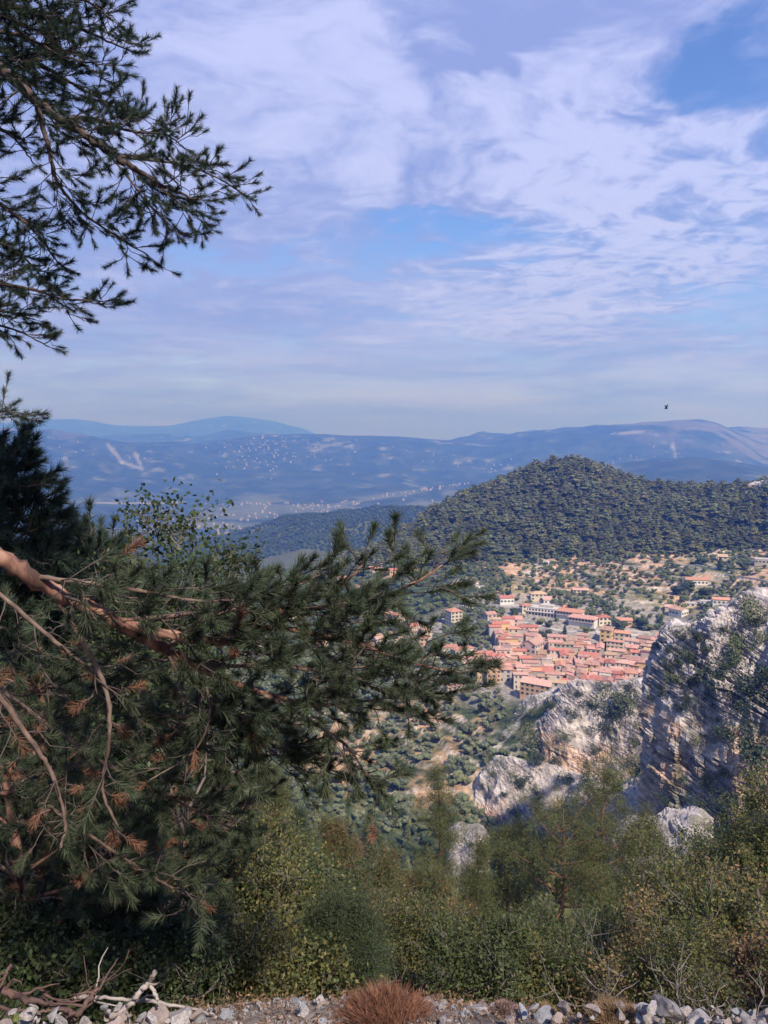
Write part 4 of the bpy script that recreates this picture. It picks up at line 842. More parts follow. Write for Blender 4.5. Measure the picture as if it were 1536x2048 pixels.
def scatter(name, tmpl, mats, pts, rots, scl, parent=None, kind='stuff'):
    """tmpl: three (V,F,mi) templates (triangles). pts (n,3) rots euler (n,3) scl (n,)"""
    pts = np.asarray(pts, float).reshape(-1, 3); n_ = len(pts); Vs = []; Fs = []; Ms = []; tid = []; b = 0
    for k, (v, f, m) in enumerate(tmpl): Vs.append(v); Fs.append(np.asarray(f) + b); Ms.append(m); tid += [k] * len(v); b += len(v)
    Vs.append(pts); tid += [-1] * n_; V_ = np.concatenate(Vs)
    me = mesh_np(name, V_, np.concatenate(Fs), False, np.concatenate(Ms))
    a = me.attributes.new('tid', 'INT', 'POINT'); a.data.foreach_set('value', np.array(tid, np.int32))
    z = np.zeros(b, np.float32)
    a = me.attributes.new('scl', 'FLOAT', 'POINT'); a.data.foreach_set('value', np.concatenate([z, np.asarray(scl, np.float32)]))
    a = me.attributes.new('rot', 'FLOAT_VECTOR', 'POINT'); a.data.foreach_set('vector', np.concatenate([np.zeros((b, 3)), np.asarray(rots, float).reshape(-1, 3)]).astype(np.float32).ravel())
    a = me.attributes.new('pick', 'INT', 'POINT'); a.data.foreach_set('value', np.concatenate([z.astype(np.int32), rng.integers(0, 3, n_).astype(np.int32)]))
    o = link(name, me, parent, mats); md = o.modifiers.new('scatter', 'NODES'); md.node_group = foliage_nodes()
    if kind: o['kind'] = kind
    return o
def dir_euler(d, rg):
    """euler turning +Z onto d, with a random spin"""
    d = np.asarray(d, float); d = d / (np.linalg.norm(d, axis=1, keepdims=True) + 1e-9)
    spin = rg.uniform(0, 2 * np.pi, len(d)); th_ = np.arccos(np.clip(d[:, 2], -1, 1)); ph = np.arctan2(d[:, 1], d[:, 0])
    # M = Rz(ph) Ry(th) Rz(spin) -> xyz euler
    cz, sz, cy, sy, cs, ss = np.cos(ph), np.sin(ph), np.cos(th_), np.sin(th_), np.cos(spin), np.sin(spin)
    m00 = cz*cy*cs - sz*ss; m10 = sz*cy*cs + cz*ss; m20 = -sy*cs; m21 = sy*ss; m22 = cy
    return np.stack([np.arctan2(m21, m22), np.arctan2(-m20, np.hypot(m00, m10)), np.arctan2(m10, m00)], 1)
# leaf / needle templates -----------------------------------------------------
def quads_tri(c, a, b):
    """diamond leaves: centre c, half axes a (long), b (short) -> V, F"""
    n_ = len(c); V_ = np.stack([c - a, c + b, c + a, c - b], 1).reshape(-1, 3); i = np.arange(n_)[:, None] * 4
    return V_, np.concatenate([i + [0, 1, 2], i + [0, 2, 3]])
def unit(n_, rg): v = rg.normal(size=(n_, 3)); return v / np.linalg.norm(v, axis=1, keepdims=True)
def needle_tuft(rg, n_=46, ln=.065, wd=.0022, stem=.10):
    """pine shoot along +Z: needles pointing forward and out, denser at the tip"""
    t = rg.beta(2.2, 1.0, n_); base = np.stack([0*t, 0*t, t * stem], 1)
    a = rg.uniform(0, 2*np.pi, n_); sp = rg.uniform(.35, 1.15, n_) * (1.15 - .35 * t)
    d = np.stack([np.cos(a) * np.sin(sp), np.sin(a) * np.sin(sp), np.cos(sp)], 1); L_ = ln * rg.uniform(.75, 1.15, n_)
    s = np.cross(d, unit(n_, rg)); s /= np.linalg.norm(s, axis=1, keepdims=True); s *= wd
    V_ = np.stack([base - s, base + s, base + d * L_[:, None]], 1).reshape(-1, 3); F_ = np.arange(n_ * 3).reshape(-1, 3)
    k = len(V_); r = .0035
    tv = np.array([(r*math.cos(q), r*math.sin(q), z) for z in (-.02, stem) for q in (0, 2.1, 4.2)]); tf = np.array([(0,1,4),(0,4,3),(1,2,5),(1,5,4),(2,0,3),(2,3,5)]) + k
    return np.concatenate([V_, tv]), np.concatenate([F_, tf]), np.array([0] * len(F_) + [1] * 6)
def needle_spray(rg, n_=70, size=.5, ln=.16, wd=.012, flat=.45):
    """a whole branchlet of needles for trees further off"""
    c = rg.normal(size=(n_, 3)) * [size * .42, size * .42, size * .42 * flat]; c[:, 0] += .0
    d = unit(n_, rg) + c / size * 1.2 + [0, 0, .45]; d /= np.linalg.norm(d, axis=1, keepdims=True)
    s = np.cross(d, unit(n_, rg)); s /= np.linalg.norm(s, axis=1, keepdims=True)
    V_ = np.stack([c - s * wd, c + s * wd, c + d * ln], 1).reshape(-1, 3)
    return V_, np.arange(n_ * 3).reshape(-1, 3), np.zeros(n_, int)
def leaf_spray(rg, n_=34, size=.17, ll=.0165, lw=.0095, stem=True):
    c = rg.normal(size=(n_, 3)) * size * [.35, .35, .45] + [0, 0, size * .4]
    a = unit(n_, rg); b = np.cross(a, unit(n_, rg)); b /= np.linalg.norm(b, axis=1, keepdims=True)
    V_, F_ = quads_tri(c, a * ll, b * lw); m = np.repeat(rg.integers(0, 2, n_), 1); m = np.concatenate([m, m])
    # thin twigs reaching to some leaves
    k = len(V_); tw = []; tf = []
    for q in range(5):
        e = c[q]; w_ = np.array([.003, 0, 0]) if q % 2 else np.array([0, .003, 0]); tw += [np.zeros(3) - w_, np.zeros(3) + w_, e]; tf.append([k + 3*q, k + 3*q + 1, k + 3*q + 2])
    return np.concatenate([V_, np.array(tw)]), np.concatenate([F_, np.array(tf)]), np.concatenate([m, [2] * 5])
# bark tubes -------------------------------------------------------------------
def tubes(name, lines, sides=5, parent=None, mats=(), rough=0.0, seed=1):
    """lines: list of (points (n,3), radii (n,)) joined in one mesh"""
    Vs = []; Fs = []; b = 0; rg = np.random.default_rng(seed)
    for P, r in lines:
        P = np.asarray(P, float); r = np.asarray(r, float); n_ = len(P)
        if n_ < 2: continue
        T = np.gradient(P, axis=0); T /= np.linalg.norm(T, axis=1, keepdims=True) + 1e-9
        up = np.array([.31, .17, .93]); U = np.cross(T, up); U /= np.linalg.norm(U, axis=1, keepdims=True) + 1e-9; W = np.cross(T, U)
        a = np.linspace(0, 2*np.pi, sides, endpoint=False)
        rr = r[:, None] * (1 + rough * rg.normal(size=(n_, sides))) if rough else r[:, None] + 0 * a[None]
        V_ = P[:, None] + (U[:, None] * np.cos(a)[None, :, None] + W[:, None] * np.sin(a)[None, :, None]) * rr[..., None]
        i = np.arange(n_ - 1)[:, None] * sides + np.arange(sides)[None]; j = np.arange(n_ - 1)[:, None] * sides + (np.arange(sides)[None] + 1) % sides
        Fs.append(np.stack([i, i + sides, j + sides, j], -1).reshape(-1, 4) + b); Vs.append(V_.reshape(-1, 3)); b += n_ * sides
    me = mesh_np(name, np.concatenate(Vs), np.concatenate(Fs), True); return link(name, me, parent, mats)
BARK_R = mat('reddish pine bark', [(.08,.048,.04),(.22,.115,.085),(.34,.20,.15)], 14, bump=.02, bscale=30, vec=(1,1,.45), stops=[.38,.5,.62])
BARK_D = mat('dark twig bark', [(.06,.045,.045),(.13,.10,.09)], 20)
BARK_G = mat('grey twig bark', [(.13,.11,.10),(.24,.21,.19)], 12, bump=.005)
BARK_W = mat('weathered brown bark', [(.085,.06,.05),(.17,.12,.10),(.24,.18,.15)], 14, bump=.01, bscale=30)
BARK_P = mat('dusty red bark', [(.16,.08,.06),(.30,.16,.12)], 6, bump=.01)
NEED = mat('pine needles', [(.055,.078,.046),(.10,.125,.075)], 3, rough=.55, var=.32, hue=.018, transl=.3)
NEED_B = mat('blue-green pine needles', [(.038,.062,.046),(.070,.100,.068)], 3, rough=.5, var=.25, hue=.015, transl=.3)
NEED_O = mat('olive pine needles', [(.085,.105,.040),(.145,.155,.065)], .8, rough=.6, var=.25, hue=.02, transl=.25)
NEED_R = mat('rusty dead needles', [(.14,.07,.042),(.24,.125,.08)], 3, rough=.7, var=.25)
LEAF_A = mat('olive green leaves', [(.055,.078,.028),(.10,.122,.048)], 2, rough=.55, var=.25, hue=.02, transl=.3)
LEAF_B = mat('yellowing leaves', [(.13,.13,.04),(.22,.195,.075)], 2, rough=.6, var=.3, hue=.02, transl=.3)
LEAF_D = mat('dark glossy leaves', [(.035,.060,.026),(.065,.10,.042)], 2, rough=.5, var=.25, transl=.12)
LEAF_E = mat('dry brown leaves', [(.16,.10,.055),(.26,.17,.10)], 2, rough=.8, var=.3, transl=.1)
# ------------------------------------------------------------------ distant trees
def blob_crown(rg, kind):
    """low crown of overlapping irregular lumps with leaf-sized faces standing out of it; unit tree 1 m high"""
    Vs = []; Fs = []; Ms = []; b = 0
    bm = __import__('bmesh').new(); __import__('bmesh').ops.create_icosphere(bm, subdivisions=1, radius=1.0)
    iv = np.array([v.co[:] for v in bm.verts]); fi = np.array([[v.index for v in f.verts] for f in bm.faces]); bm.free()
    if kind == 'pine': L_ = [(rg.uniform(-.20,.20)*(1.25-t), rg.uniform(-.20,.20)*(1.25-t), .34+.56*t, .20*(1.15-.62*t), .085) for t in rg.uniform(0, 1, 11)]
    elif kind == 'cone': L_ = [(rg.uniform(-.07,.07)*(1-t), rg.uniform(-.07,.07)*(1-t), .16+.74*t, .20*(1.05-.86*t)+.02, .10) for t in np.linspace(0, 1, 8)]
    elif kind == 'cypress': L_ = [(rg.normal()*.012, rg.normal()*.012, .12+.8*t, .10*(1.0-.7*t**2)+.01, .11) for t in np.linspace(0, 1, 7)]
    else: L_ = [(rg.uniform(-.30,.30), rg.uniform(-.30,.30), rg.uniform(.32,.72), rg.uniform(.17,.27), .19) for t in range(9)]
    C_ = []
    for (x, y, z, r, rz) in L_:
        d = 1 + rg.normal(size=len(iv)) * .16; Vs.append(iv * d[:, None] * [r, r, rz] + [x, y, z]); Fs.append(fi + b); b += len(iv); Ms.append(np.zeros(len(fi), int))
        k = 22 if kind == 'round' else 16; u = unit(k, rg); u[:, 2] = np.abs(u[:, 2]) * .9 + u[:, 2] * .1
        C_.append(u * [r * 1.12, r * 1.12, rz * 1.18] + [x, y, z])
    c = np.concatenate(C_); a = unit(len(c), rg); q = np.cross(a, unit(len(c), rg)); q /= np.linalg.norm(q, axis=1, keepdims=True)
    s = .050 if kind in ('pine', 'round') else .035
    V_, F_ = quads_tri(c, a * s * rg.uniform(.6, 1.4, (len(c), 1)), q * s * .7); Vs.append(V_); Fs.append(F_ + b); Ms.append(np.zeros(len(F_), int))
    return np.concatenate(Vs), np.concatenate(Fs), np.concatenate(Ms)
def trunk_tmpl(r0=.016, top=.6, m=1):
    v = np.array([(r0*math.cos(q)*(1-z*.6), r0*math.sin(q)*(1-z*.6), z) for z in (-.12, top) for q in (0, 1.57, 3.14, 4.71)])
    f = []
    for i in range(4): j = (i + 1) % 4; f += [(i, j, j + 4), (i, j + 4, i + 4)]
    return v, np.array(f), np.full(8, m)
FAR_PINE = mat('far pine green', [(.095,.108,.045),(.175,.175,.08)], 5, rough=.8, var=.45, transl=.15, hue=.03)
FAR_OLIVE = mat('silvery olive green', [(.105,.125,.065),(.175,.19,.11)], 6, rough=.8, var=.30, hue=.02)
FAR_BUSH = mat('maquis green', [(.08,.105,.042),(.14,.16,.072)], 6, rough=.8, var=.34, hue=.03)
FAR_DARK = mat('dark evergreen', [(.03,.048,.024),(.065,.085,.042)], 6, rough=.8, var=.25, hue=.02)
FAR_LIGHT = mat('pale oak green', [(.10,.12,.045),(.17,.18,.08)], 6, rough=.8, var=.35, hue=.04)
rgt = np.random.default_rng(99)
CROWNS = {k: [blob_crown(rgt, k) for _ in range(3)] for k in ('pine', 'cone', 'round', 'cypress')}
_cache = {}
def crown_mesh(kind, i, m, nm='crown'):
    key = (kind, i, m.name)
    if key not in _cache:
        v, f, mi = CROWNS[kind][i]; me = mesh_np(nm, v, f, False); me.materials.append(m)
        tv, tf, _ = trunk_tmpl(.022 if kind != 'round' else .03, .55); tm = mesh_np('trunk', tv, tf, True); tm.materials.append(BARK_P if kind in ('pine',) else BARK_G); _cache[key] = (me, tm)
    return _cache[key]
def small_tree(name, label, cat, p, h, kind, m, wide=1.0, group=None, rz=None, trunk=True):
    me, tm = crown_mesh(kind, random.randrange(3), m)
    r = empty(name, p, random.uniform(0, 6.28) if rz is None else rz); tag(r, label, cat, group)
    sc = (h * wide, h * wide, h)
    c = bpy.data.objects.new('crown', me); COL.objects.link(c); c.parent = r; c.scale = sc
    if trunk: t = bpy.data.objects.new('trunk', tm); COL.objects.link(t); t.parent = r; t.scale = sc
    return r
def free(x, y, r): return all((x - a) ** 2 + (y - b) ** 2 > (q + r) ** 2 for a, b, q in TAKEN)
def tmpl_tree(kind): 
    o = []
    for v, f, m in CROWNS[kind]:
        tv, tf, tm = trunk_tmpl(.02, .5); o.append((np.concatenate([v, tv]), np.concatenate([f, tf + len(v)]), np.concatenate([m, tm])))
    return o
TT = {k: tmpl_tree(k) for k in CROWNS}
def spread(n_, a0, a1, d0, d1, mask, seed, gap=0.0):
    rg = np.random.default_rng(seed); a = rg.uniform(paz(a0), paz(a1), n_); d = np.sqrt(rg.uniform(d0**2, d1**2, n_)); x = np.sin(a) * d; y = np.cos(a) * d
    z = groundv(x, y); m = mask(x, y, z, d, a, rg); x, y, z, d = x[m], y[m], z[m], d[m]
    if gap:
        cell = {}; keep = []
        for i in range(len(x)):
            k = (int(x[i] // gap), int(y[i] // gap))
            if any((x[i]-x[j])**2 + (y[i]-y[j])**2 < gap*gap for u in (-1,0,1) for v in (-1,0,1) for j in cell.get((k[0]+u, k[1]+v), ())): continue
            cell.setdefault(k, []).append(i); keep.append(i)
        x, y, z, d = x[keep], y[keep], z[keep], d[keep]
    return x, y, z, d
def where(name, label, size, px, py):
    c = 'left' if px < 900 else ('middle' if px < 1250 else 'right')
    if 'wood covering' in label: return f"{size} dark green pine near the wood's lower edge, {dict(left='by the rocky scar', middle='over the stone terraces', right='over the dusty track')[c]}"
    if 'dry terraces' in label: return f"{size} round bush on the terraces, {'by the lower walls' if py > 1170 else 'below the pine wood'}, {'left of the farm shed' if px < 1160 else ('before the lone house' if px < 1390 else 'past the lone house')}"
    if 'green slope below' in label: return f"{size} silvery tree on the slope {'at the foot of the cliffs' if px > 900 else ('seen past the pine bough tips' if px > 620 else 'behind the pine boughs')}, {'lower' if py > 1520 else 'upper'} part"
    if name in ('young_pine', 'bush') and 'shaded slope' in label: return f"{size} {'small pine' if name == 'young_pine' else 'round dark bush'} on the near slope {'left of the candle pine' if px < 860 else ('behind the wide-crowned pines' if px < 1250 else 'by the scree')}"
    return size + ' ' + label
def plant(name, label, cat, group, mass_label, x, y, z, hfun, kind, m, seed, wide=1.0, ntop=300, mass=True):
    """the ntop nearest as single trees, the rest as one mass"""
    rg = np.random.default_rng(seed); o = np.argsort(np.hypot(x, y)); h = hfun(len(x), rg)
    hm, hl_ = np.quantile(h[o[:ntop]], [.67, .33]) if len(o) else (0, 0)
    for i in o[:ntop]:
        px_, py_ = topix(x[i], y[i], z[i]); s_ = 'tall' if h[i] > hm else ('low' if h[i] < hl_ else 'middling')
        small_tree(name, where(name, label, s_, px_, py_), cat, (x[i], y[i], z[i] - .1), h[i], kind, m, wide, group)
    r = o[ntop:]
    if len(r) and mass:
        rot = np.stack([0*r, 0*r, rg.uniform(0, 6.28, len(r))], 1); ob = scatter(mass_label[0], TT[kind] if wide == 1.0 else [(v * [wide, wide, 1], f, mm) for v, f, mm in TT[kind]], [m, BARK_G], np.stack([x[r], y[r], z[r] - .2], 1), rot, h[r]); tag(ob, mass_label[1], 'trees')
hgt = lambda a, b: (lambda n_, rg: rg.uniform(a, b, n_))
nf = lambda x, y, s, sd: fbm(x / s, y / s, o=3, seed=sd)
# pine wood on the hill
x, y, z, d = spread(19000, 700, 1640, 835, 1230, lambda x, y, z, d, a, rg: (rg.random(len(x)) < .93) & (d > 858 + 22 * nf(x, y, 60, 81)), 1, 4.6)
plant('pine_tree', 'dark green pine tree in the wood covering the round hill', 'pine tree', 'pine trees on the wooded hill', ('hill_wood', 'dense pine wood covering the round hill behind the village'), x, y, z, lambda n_, rg: np.clip(rg.lognormal(2.2, .33, n_), 4, 18), 'pine', FAR_PINE, 2, 1.3)
x, y, z, d = spread(9000, 700, 1640, 835, 1230, lambda x, y, z, d, a, rg: d > 850 + 22 * nf(x, y, 60, 81), 15, 4.5)
rg_ = np.random.default_rng(18); tag(scatter('hill_undergrowth', TT['round'], [FAR_BUSH, BARK_G], np.stack([x, y, z - .6], 1), np.stack([0*x, 0*x, rg_.uniform(0, 6, len(x))], 1), rg_.uniform(3, 6, len(x))), 'scrubby undergrowth between the pines on the round hill', 'undergrowth')
x, y, z, d = spread(900, 700, 1640, 845, 1200, lambda x, y, z, d, a, rg: nf(x, y, 45, 87) + rg.normal(size=len(x)) * .3 > .1, 16, 8)
tag(scatter('hill_oaks', TT['round'], [FAR_LIGHT, BARK_G], np.stack([x, y, z - .3], 1), np.stack([0*x, 0*x, rg_.uniform(0, 6, len(x))], 1), np.clip(rg_.lognormal(2.1, .3, len(x)), 4, 14)), 'paler broadleaf trees scattered through the pine wood on the hill', 'trees')
# scattered bushes and olives on the terraces
x, y, z, d = spread(3400, 930, 1640, 668, 868, lambda x, y, z, d, a, rg: (nf(x, y, 34, 83) + rg.normal(size=len(x)) * .28 > -.02) & np.array([free(p, q, 1.5) for p, q in zip(x, y)]), 3, 4.2)
plant('terrace_bush', 'small round bush on the dry terraces above the village', 'bush', 'bushes on the terraces', ('terrace_bushes', 'scattered bushes dotting the dry terraces'), x, y, z, hgt(3.2, 6.8), 'round', FAR_BUSH, 4, 1.0)
# olive slope under the village, left of the cliffs
x, y, z, d = spread(6500, 100, 1120, 378, 640, lambda x, y, z, d, a, rg: (nf(x, y, 20, 85) + rg.normal(size=len(x)) * .16 > -.12) & ~((a > paz(1035)) & (d > 470)) & ~((np.abs(a - paz(1072)) < .035) & (d > 455)) & np.array([free(p, q, 2.0) for p, q in zip(x, y)]) & (d < 560 + 90 * (a < paz(960))), 5, 4.0)
plant('olive_tree', 'silvery round tree on the green slope below the village', 'olive tree', 'trees on the slope below the village', ('olive_grove', 'silvery green grove filling the slope below the village'), x, y, z, lambda n_, rg: np.clip(rg.lognormal(1.6, .36, n_), 2.2, 9.5), 'round', FAR_OLIVE, 6, 1.05)
# left side, behind the boughs
x, y, z, d = spread(7000, -150, 930, 560, 1300, lambda x, y, z, d, a, rg: np.array([free(p, q, 3) for p, q in zip(x, y)]) & (rg.random(len(x)) < .8), 7, 6.0)
rg_ = np.random.default_rng(8); tag(scatter('valley_wood', TT['round'], [FAR_BUSH, BARK_G], np.stack([x, y, z - .2], 1), np.stack([0*x, 0*x, rg_.uniform(0, 6, len(x))], 1), rg_.uniform(5, 9, len(x))), 'mixed green wood in the valley behind the pine boughs', 'trees')
# middle ridge
x, y, z, d = spread(21000, -120, 1000, 2000, 2620, lambda x, y, z, d, a, rg: rg.random(len(x)) < sstep(paz(-100), paz(420), a), 9, 8.5)
tag(scatter('ridge_wood', TT['round'], [mat('ridge green', [(.035,.055,.022),(.07,.095,.04)], 6, rough=.8, var=.3), BARK_G], np.stack([x, y, z - .5], 1), np.stack([0*x, 0*x, rg_.uniform(0, 6, len(x))], 1), rg_.uniform(8, 13, len(x))), 'hazy wooded ridge in the middle distance', 'trees')
# near slope below the camera down to the cliffs
x, y, z, d = spread(1500, 250, 1640, 62, 400, lambda x, y, z, d, a, rg: (rg.random(len(x)) < .9) & ~((np.abs(a - paz(1390)) < .09) & (d > 92) & (d < 165)) & ~((a > paz(1230)) & (d > 215)) & ~((a > paz(930)) & (d > 385)), 10, 5.6)
sel = np.random.default_rng(3).random(len(x)) < .5
plant('young_pine', 'small pine on our own shaded slope beyond the nearer trees', 'pine tree', 'pines on the shaded slope', ('slope_pines', 'mass of young pines on the shaded slope'), x[sel], y[sel], z[sel], hgt(6, 10.5), 'cone', FAR_PINE, 11, 1.25, 300)
plant('bush', 'round dark bush on our own shaded slope beyond the nearer trees', 'bush', 'bushes on the shaded slope', ('slope_bushes', 'mass of dark bushes on the shaded slope'), x[~sel], y[~sel], z[~sel], hgt(3.5, 6.5), 'round', FAR_DARK, 12, 1.1, 300)
# trees in and around the village
def tree_at(px, py, h, kind, m, label, name='tree', cat='tree', wide=1.0, D0=480, D1=1000, group=None):
    p = at(px, py, D0, D1); return small_tree(name, label, cat, (p.x, p.y, p.z - .3), h, kind, m, wide, group)
for (px, py, r), lb in zip(TREES_IN_TOWN, ('broad dark round tree in the upper old town', 'round dark tree between roofs mid-village', 'slim dark tree right of two between pink houses', 'leaning green tree left of the slim one', 'small green tree below the yellow house', 'little tree left of the orange building', 'little green tree by the car park houses', 'small tree right of the broad dark one')):
    tree_at(px, py, r * 1.9, 'round', FAR_DARK, lb, wide=1.15)
for px, py, h, k, m, lb, wd in (
    (1237,1263,12,'round',FAR_DARK,'biggest round dark tree above the village, left of its neighbour',1.25),(1281,1258,12,'round',FAR_DARK,'round dark tree with a ragged top right of the biggest one',1.1),(1144,1226,11,'round',FAR_BUSH,'bright green tree behind the red-roofed halls',1.1),
    (1129,1272,9,'cone',FAR_DARK,'pointed dark tree below the red-roofed halls',1.2),(1098,1255,7,'round',FAR_DARK,'round tree under the white hall',1.2),(1083,1248,6,'round',FAR_BUSH,'low tree left of the round one under the white hall',1.3),
    (1058,1262,8,'round',FAR_BUSH,'tree left of the road bend in the upper village',1.2),(1030,1232,8,'round',FAR_DARK,'tree above the top end of the climbing row',1.2),(1170,1268,7,'round',FAR_BUSH,'tree at the right end of the lower hall',1.2),
    (1302,1262,6,'round',FAR_BUSH,'low bright hedge-like tree right of the ragged tree',1.8),(1322,1250,9,'cone',FAR_DARK,'pointed tree above the car park',1.1),(1350,1262,10,'round',FAR_BUSH,'tree just over the left shoulder of the big cliff',1.2),
    (1205,1214,8,'round',FAR_DARK,'dark tree on the terraces above the red hipped roof',1.1),(1375,1180,11,'round',FAR_DARK,'dark tree left of the lone white house',1.2),(1355,1190,10,'round',FAR_DARK,'dark spreading tree below the lone white house',1.4),
    (1410,1196,10,'round',FAR_DARK,'dark tree right below the lone white house',1.4),(1440,1140,12,'cone',FAR_DARK,'lone pointed pine by the dusty upper track',1.5),(1400,1130,11,'round',FAR_DARK,'dark round tree beside the dusty track',1.3),(1485,1140,10,'round',FAR_DARK,'dark tree between terrace walls at the right',1.3),
    (1008,1275,9,'round',FAR_OLIVE,'silvery tree under the climbing row',1.2),(920,1256,7,'round',FAR_DARK,'round dark tree right of the tall cream villa',1.3),(1010,1300,8,'round',FAR_BUSH,'bright green round tree under the climbing row',1.2)):
    tree_at(px, py, h, k, m, lb, wide=wd)
for i, (px, py) in enumerate(((968,1372),(1037,1300),(1207,1378),(1020,1196),(1092,1196),(1327,1232))):
    tree_at(px, py, 8 if i != 3 else 10, 'cypress', FAR_DARK, ['slender cypress at the left corner of the village','slender cypress by the church block','small cypress on the cliff top','tall cypress beside the white house with bright red roof','cypress right of the cream terrace house','cypress left of the white gabled house'][i], 'cypress', 'cypress', 1.3)
for i in range(9):    # clipped hedge beside the villa
    t = i / 8; tree_at(938 + 40 * t, 1226 + 16 * t, 5.6, 'round', FAR_DARK, 'clipped dark hedge tree in the row right of the cream villa', 'hedge_tree', 'hedge', 1.25, group='hedge row by the cream villa')
# green under the climbing row (orchard)
x, y, z, d = spread(900, 900, 1010, 560, 690, lambda x, y, z, d, a, rg: np.array([free(p, q, 1.5) for p, q in zip(x, y)]), 13, 4.2)
plant('orchard_tree', 'grey-green orchard tree in the hollow left of the old town', 'olive tree', 'orchard trees left of the old town', ('orchard_mass', 'orchard'), x, y, z, hgt(4, 6.5), 'round', FAR_OLIVE, 14, 1.05, 140)
# ------------------------------------------------------------------ bushes rooted in the cliffs
def on_rock(px, py):
    best = None
    for B in ROCKS:
        x, y, z = B[..., 0], B[..., 1], B[..., 2]; d = y * math.cos(PITCH) - z * math.sin(PITCH); w = -(y * math.sin(PITCH) + z * math.cos(PITCH))
        e = np.hypot(768 + FPX * x / d - px, 1024 + FPX * w / d - py); e = e + np.hypot(x, y) * .02
        i = np.unravel_index(np.argmin(e), e.shape)
        if best is None or e[i] < best[0]: best = (e[i], B[i])
    return Vector(best[1])
def bush_tmpl(seed, n_=900, ragged=1.0):
    rg = np.random.default_rng(seed); c = []
    for k in range(8): o = rg.normal(size=3) * [.22, .22, .16] + [0, 0, .42]; u = unit(n_ // 8, rg); c.append(o + u * rg.uniform(.16, .25) * rg.uniform(.6, 1.12, (n_ // 8, 1)))
    c = np.concatenate(c); a = unit(len(c), rg); q = np.cross(a, unit(len(c), rg)); q /= np.linalg.norm(q, axis=1, keepdims=True)
    v, f = quads_tri(c, a * .030, q * .020); m = mesh_np('foliage', v, f); return m
BUSH = [bush_tmpl(500 + k) for k in range(3)]
def rbush(px, py, wpx, label, m=None, group=None, p=None, squash=.9):
    p = p or on_rock(px, py + wpx * .3); D = math.hypot(p.x, p.y); s = wpx / FPX * D * 1.5
    o = empty('bush', (p.x, p.y, p.z - s * .12), random.uniform(0, 6)); tag(o, label, 'bush', group); 
    k = random.randrange(3); key = ('b', k, (m or FAR_DARK).name)
    if key not in _cache: me = BUSH[k].copy(); me.materials.append(m or FAR_DARK); _cache[key] = me
    f = bpy.data.objects.new('foliage', _cache[key]); COL.objects.link(f); f.parent = o; f.scale = (s, s * .9, s * squash); f['kind'] = 'stuff'
    st = MB(); st.add([(.04*s*math.cos(q)*(1-z), .04*s*math.sin(q)*(1-z), (z*.5-.1)*s) for z in (0, 1) for q in (0, 2.1, 4.2)], [(0,1,4,3),(1,2,5,4),(2,0,3,5)])
    link('stem', st.mesh('stem'), o, [BARK_G]); return o
CL = [(1392,1275,34,'round dark bush alone on the grey ledge near the left top of the big cliff'),(1362,1276,20,'small brown-green bush left of the round one on the grey ledge'),(1405,1335,62,'large dark bush in the middle hollow of the big cliff'),(1385,1362,34,'bush hanging off the lower left of the large hollow bush'),
 (1437,1350,26,'small bush right of the large hollow bush'),(1478,1290,44,'bush in the upper right cleft of the big cliff'),(1468,1322,34,'ragged bush below the upper right cleft'),(1450,1335,26,'sparse bush at the bottom of the upper right cleft'),(1520,1225,54,'dark round bush at the right edge of the cliff crest'),(1505,1245,26,'small bush under the crest bush'),
 (1530,1275,30,'bush at the right edge below the crest bush'),(1500,1370,70,'very large dark bush on the right shoulder of the big cliff'),(1478,1402,40,'bush trailing down from the very large one'),(1530,1352,48,'dark bush cut by the right edge beside the very large one'),(1510,1500,74,'big dark bush on the lower right face above the scree'),(1532,1470,40,'bush above the big lower right one'),
 (1335,1332,24,'small bush on the left corner of the big cliff'),(1350,1325,22,'small bush second from the left corner of the big cliff'),(1352,1358,26,'bush over the dark gap left of the big cliff'),(1322,1375,16,'tiny bush in the dark gap'),(1340,1300,18,'tiny bush at the left top of the big cliff'),(1372,1310,26,'brownish bush on the ledge above the large hollow bush'),
 (1440,1258,20,'tiny bush high on the pale crest face'),(1330,1385,20,'bush halfway down the dark gap'),(1285,1545,34,'bush at the foot of the big cliff left side'),(1420,1560,30,'bush at the foot of the orange overhang'),(1448,1545,26,'low bush right of the orange overhang foot'),(1370,1560,18,'small bush beneath the streaked wall'),
 (1492,1440,18,'small bush on the bare right slab'),(1437,1440,18,'small bush in the vertical crack'),(1240,1402,56,'large bush in the central cleft of the sunlit cliff'),(1225,1430,44,'bush below the large one in the central cleft'),(1256,1375,26,'bush on the rim above the central cleft'),(1205,1372,22,'bush on the rim left of the central cleft'),
 (1212,1460,36,'ragged bush low in the central cleft'),(1146,1425,26,'bush in the left cleft of the sunlit cliff'),(1160,1388,18,'small bush near the left rim of the sunlit cliff'),(1278,1450,20,'bush on the right of the sunlit cliff'),(1268,1485,20,'dark bush low right on the sunlit cliff'),(1255,1520,34,'dark bush in the orange hollow of the sunlit cliff'),
 (1300,1395,16,'tiny bush at the right rim of the sunlit cliff'),(1052,1470,44,'round grey-green bush at the left foot of the sunlit cliff'),(1100,1412,24,'bush at the right foot of the big orange building'),(1062,1424,30,'wide bush under the orange building'),(1110,1515,30,'bush on the brown slope under the sunlit cliff'),(1075,1520,36,'flat brown-green bush above the lower buttress'),
 (1041,1565,34,'dark bush in the middle of the lower buttress'),(1072,1585,18,'small bush right on the lower buttress'),(984,1548,20,'dark bush on the left top of the lower buttress'),(965,1572,14,'tiny bush on the left edge of the lower buttress'),(1008,1590,16,'small bush low left on the lower buttress'),(1110,1540,26,'green bush at the right top of the lower buttress'),
 (1320,1678,22,'bush on the low grey shoulder'),(1280,1668,16,'small bush left on the low grey shoulder'),(940,1690,16,'small bush on the white outcrop')]
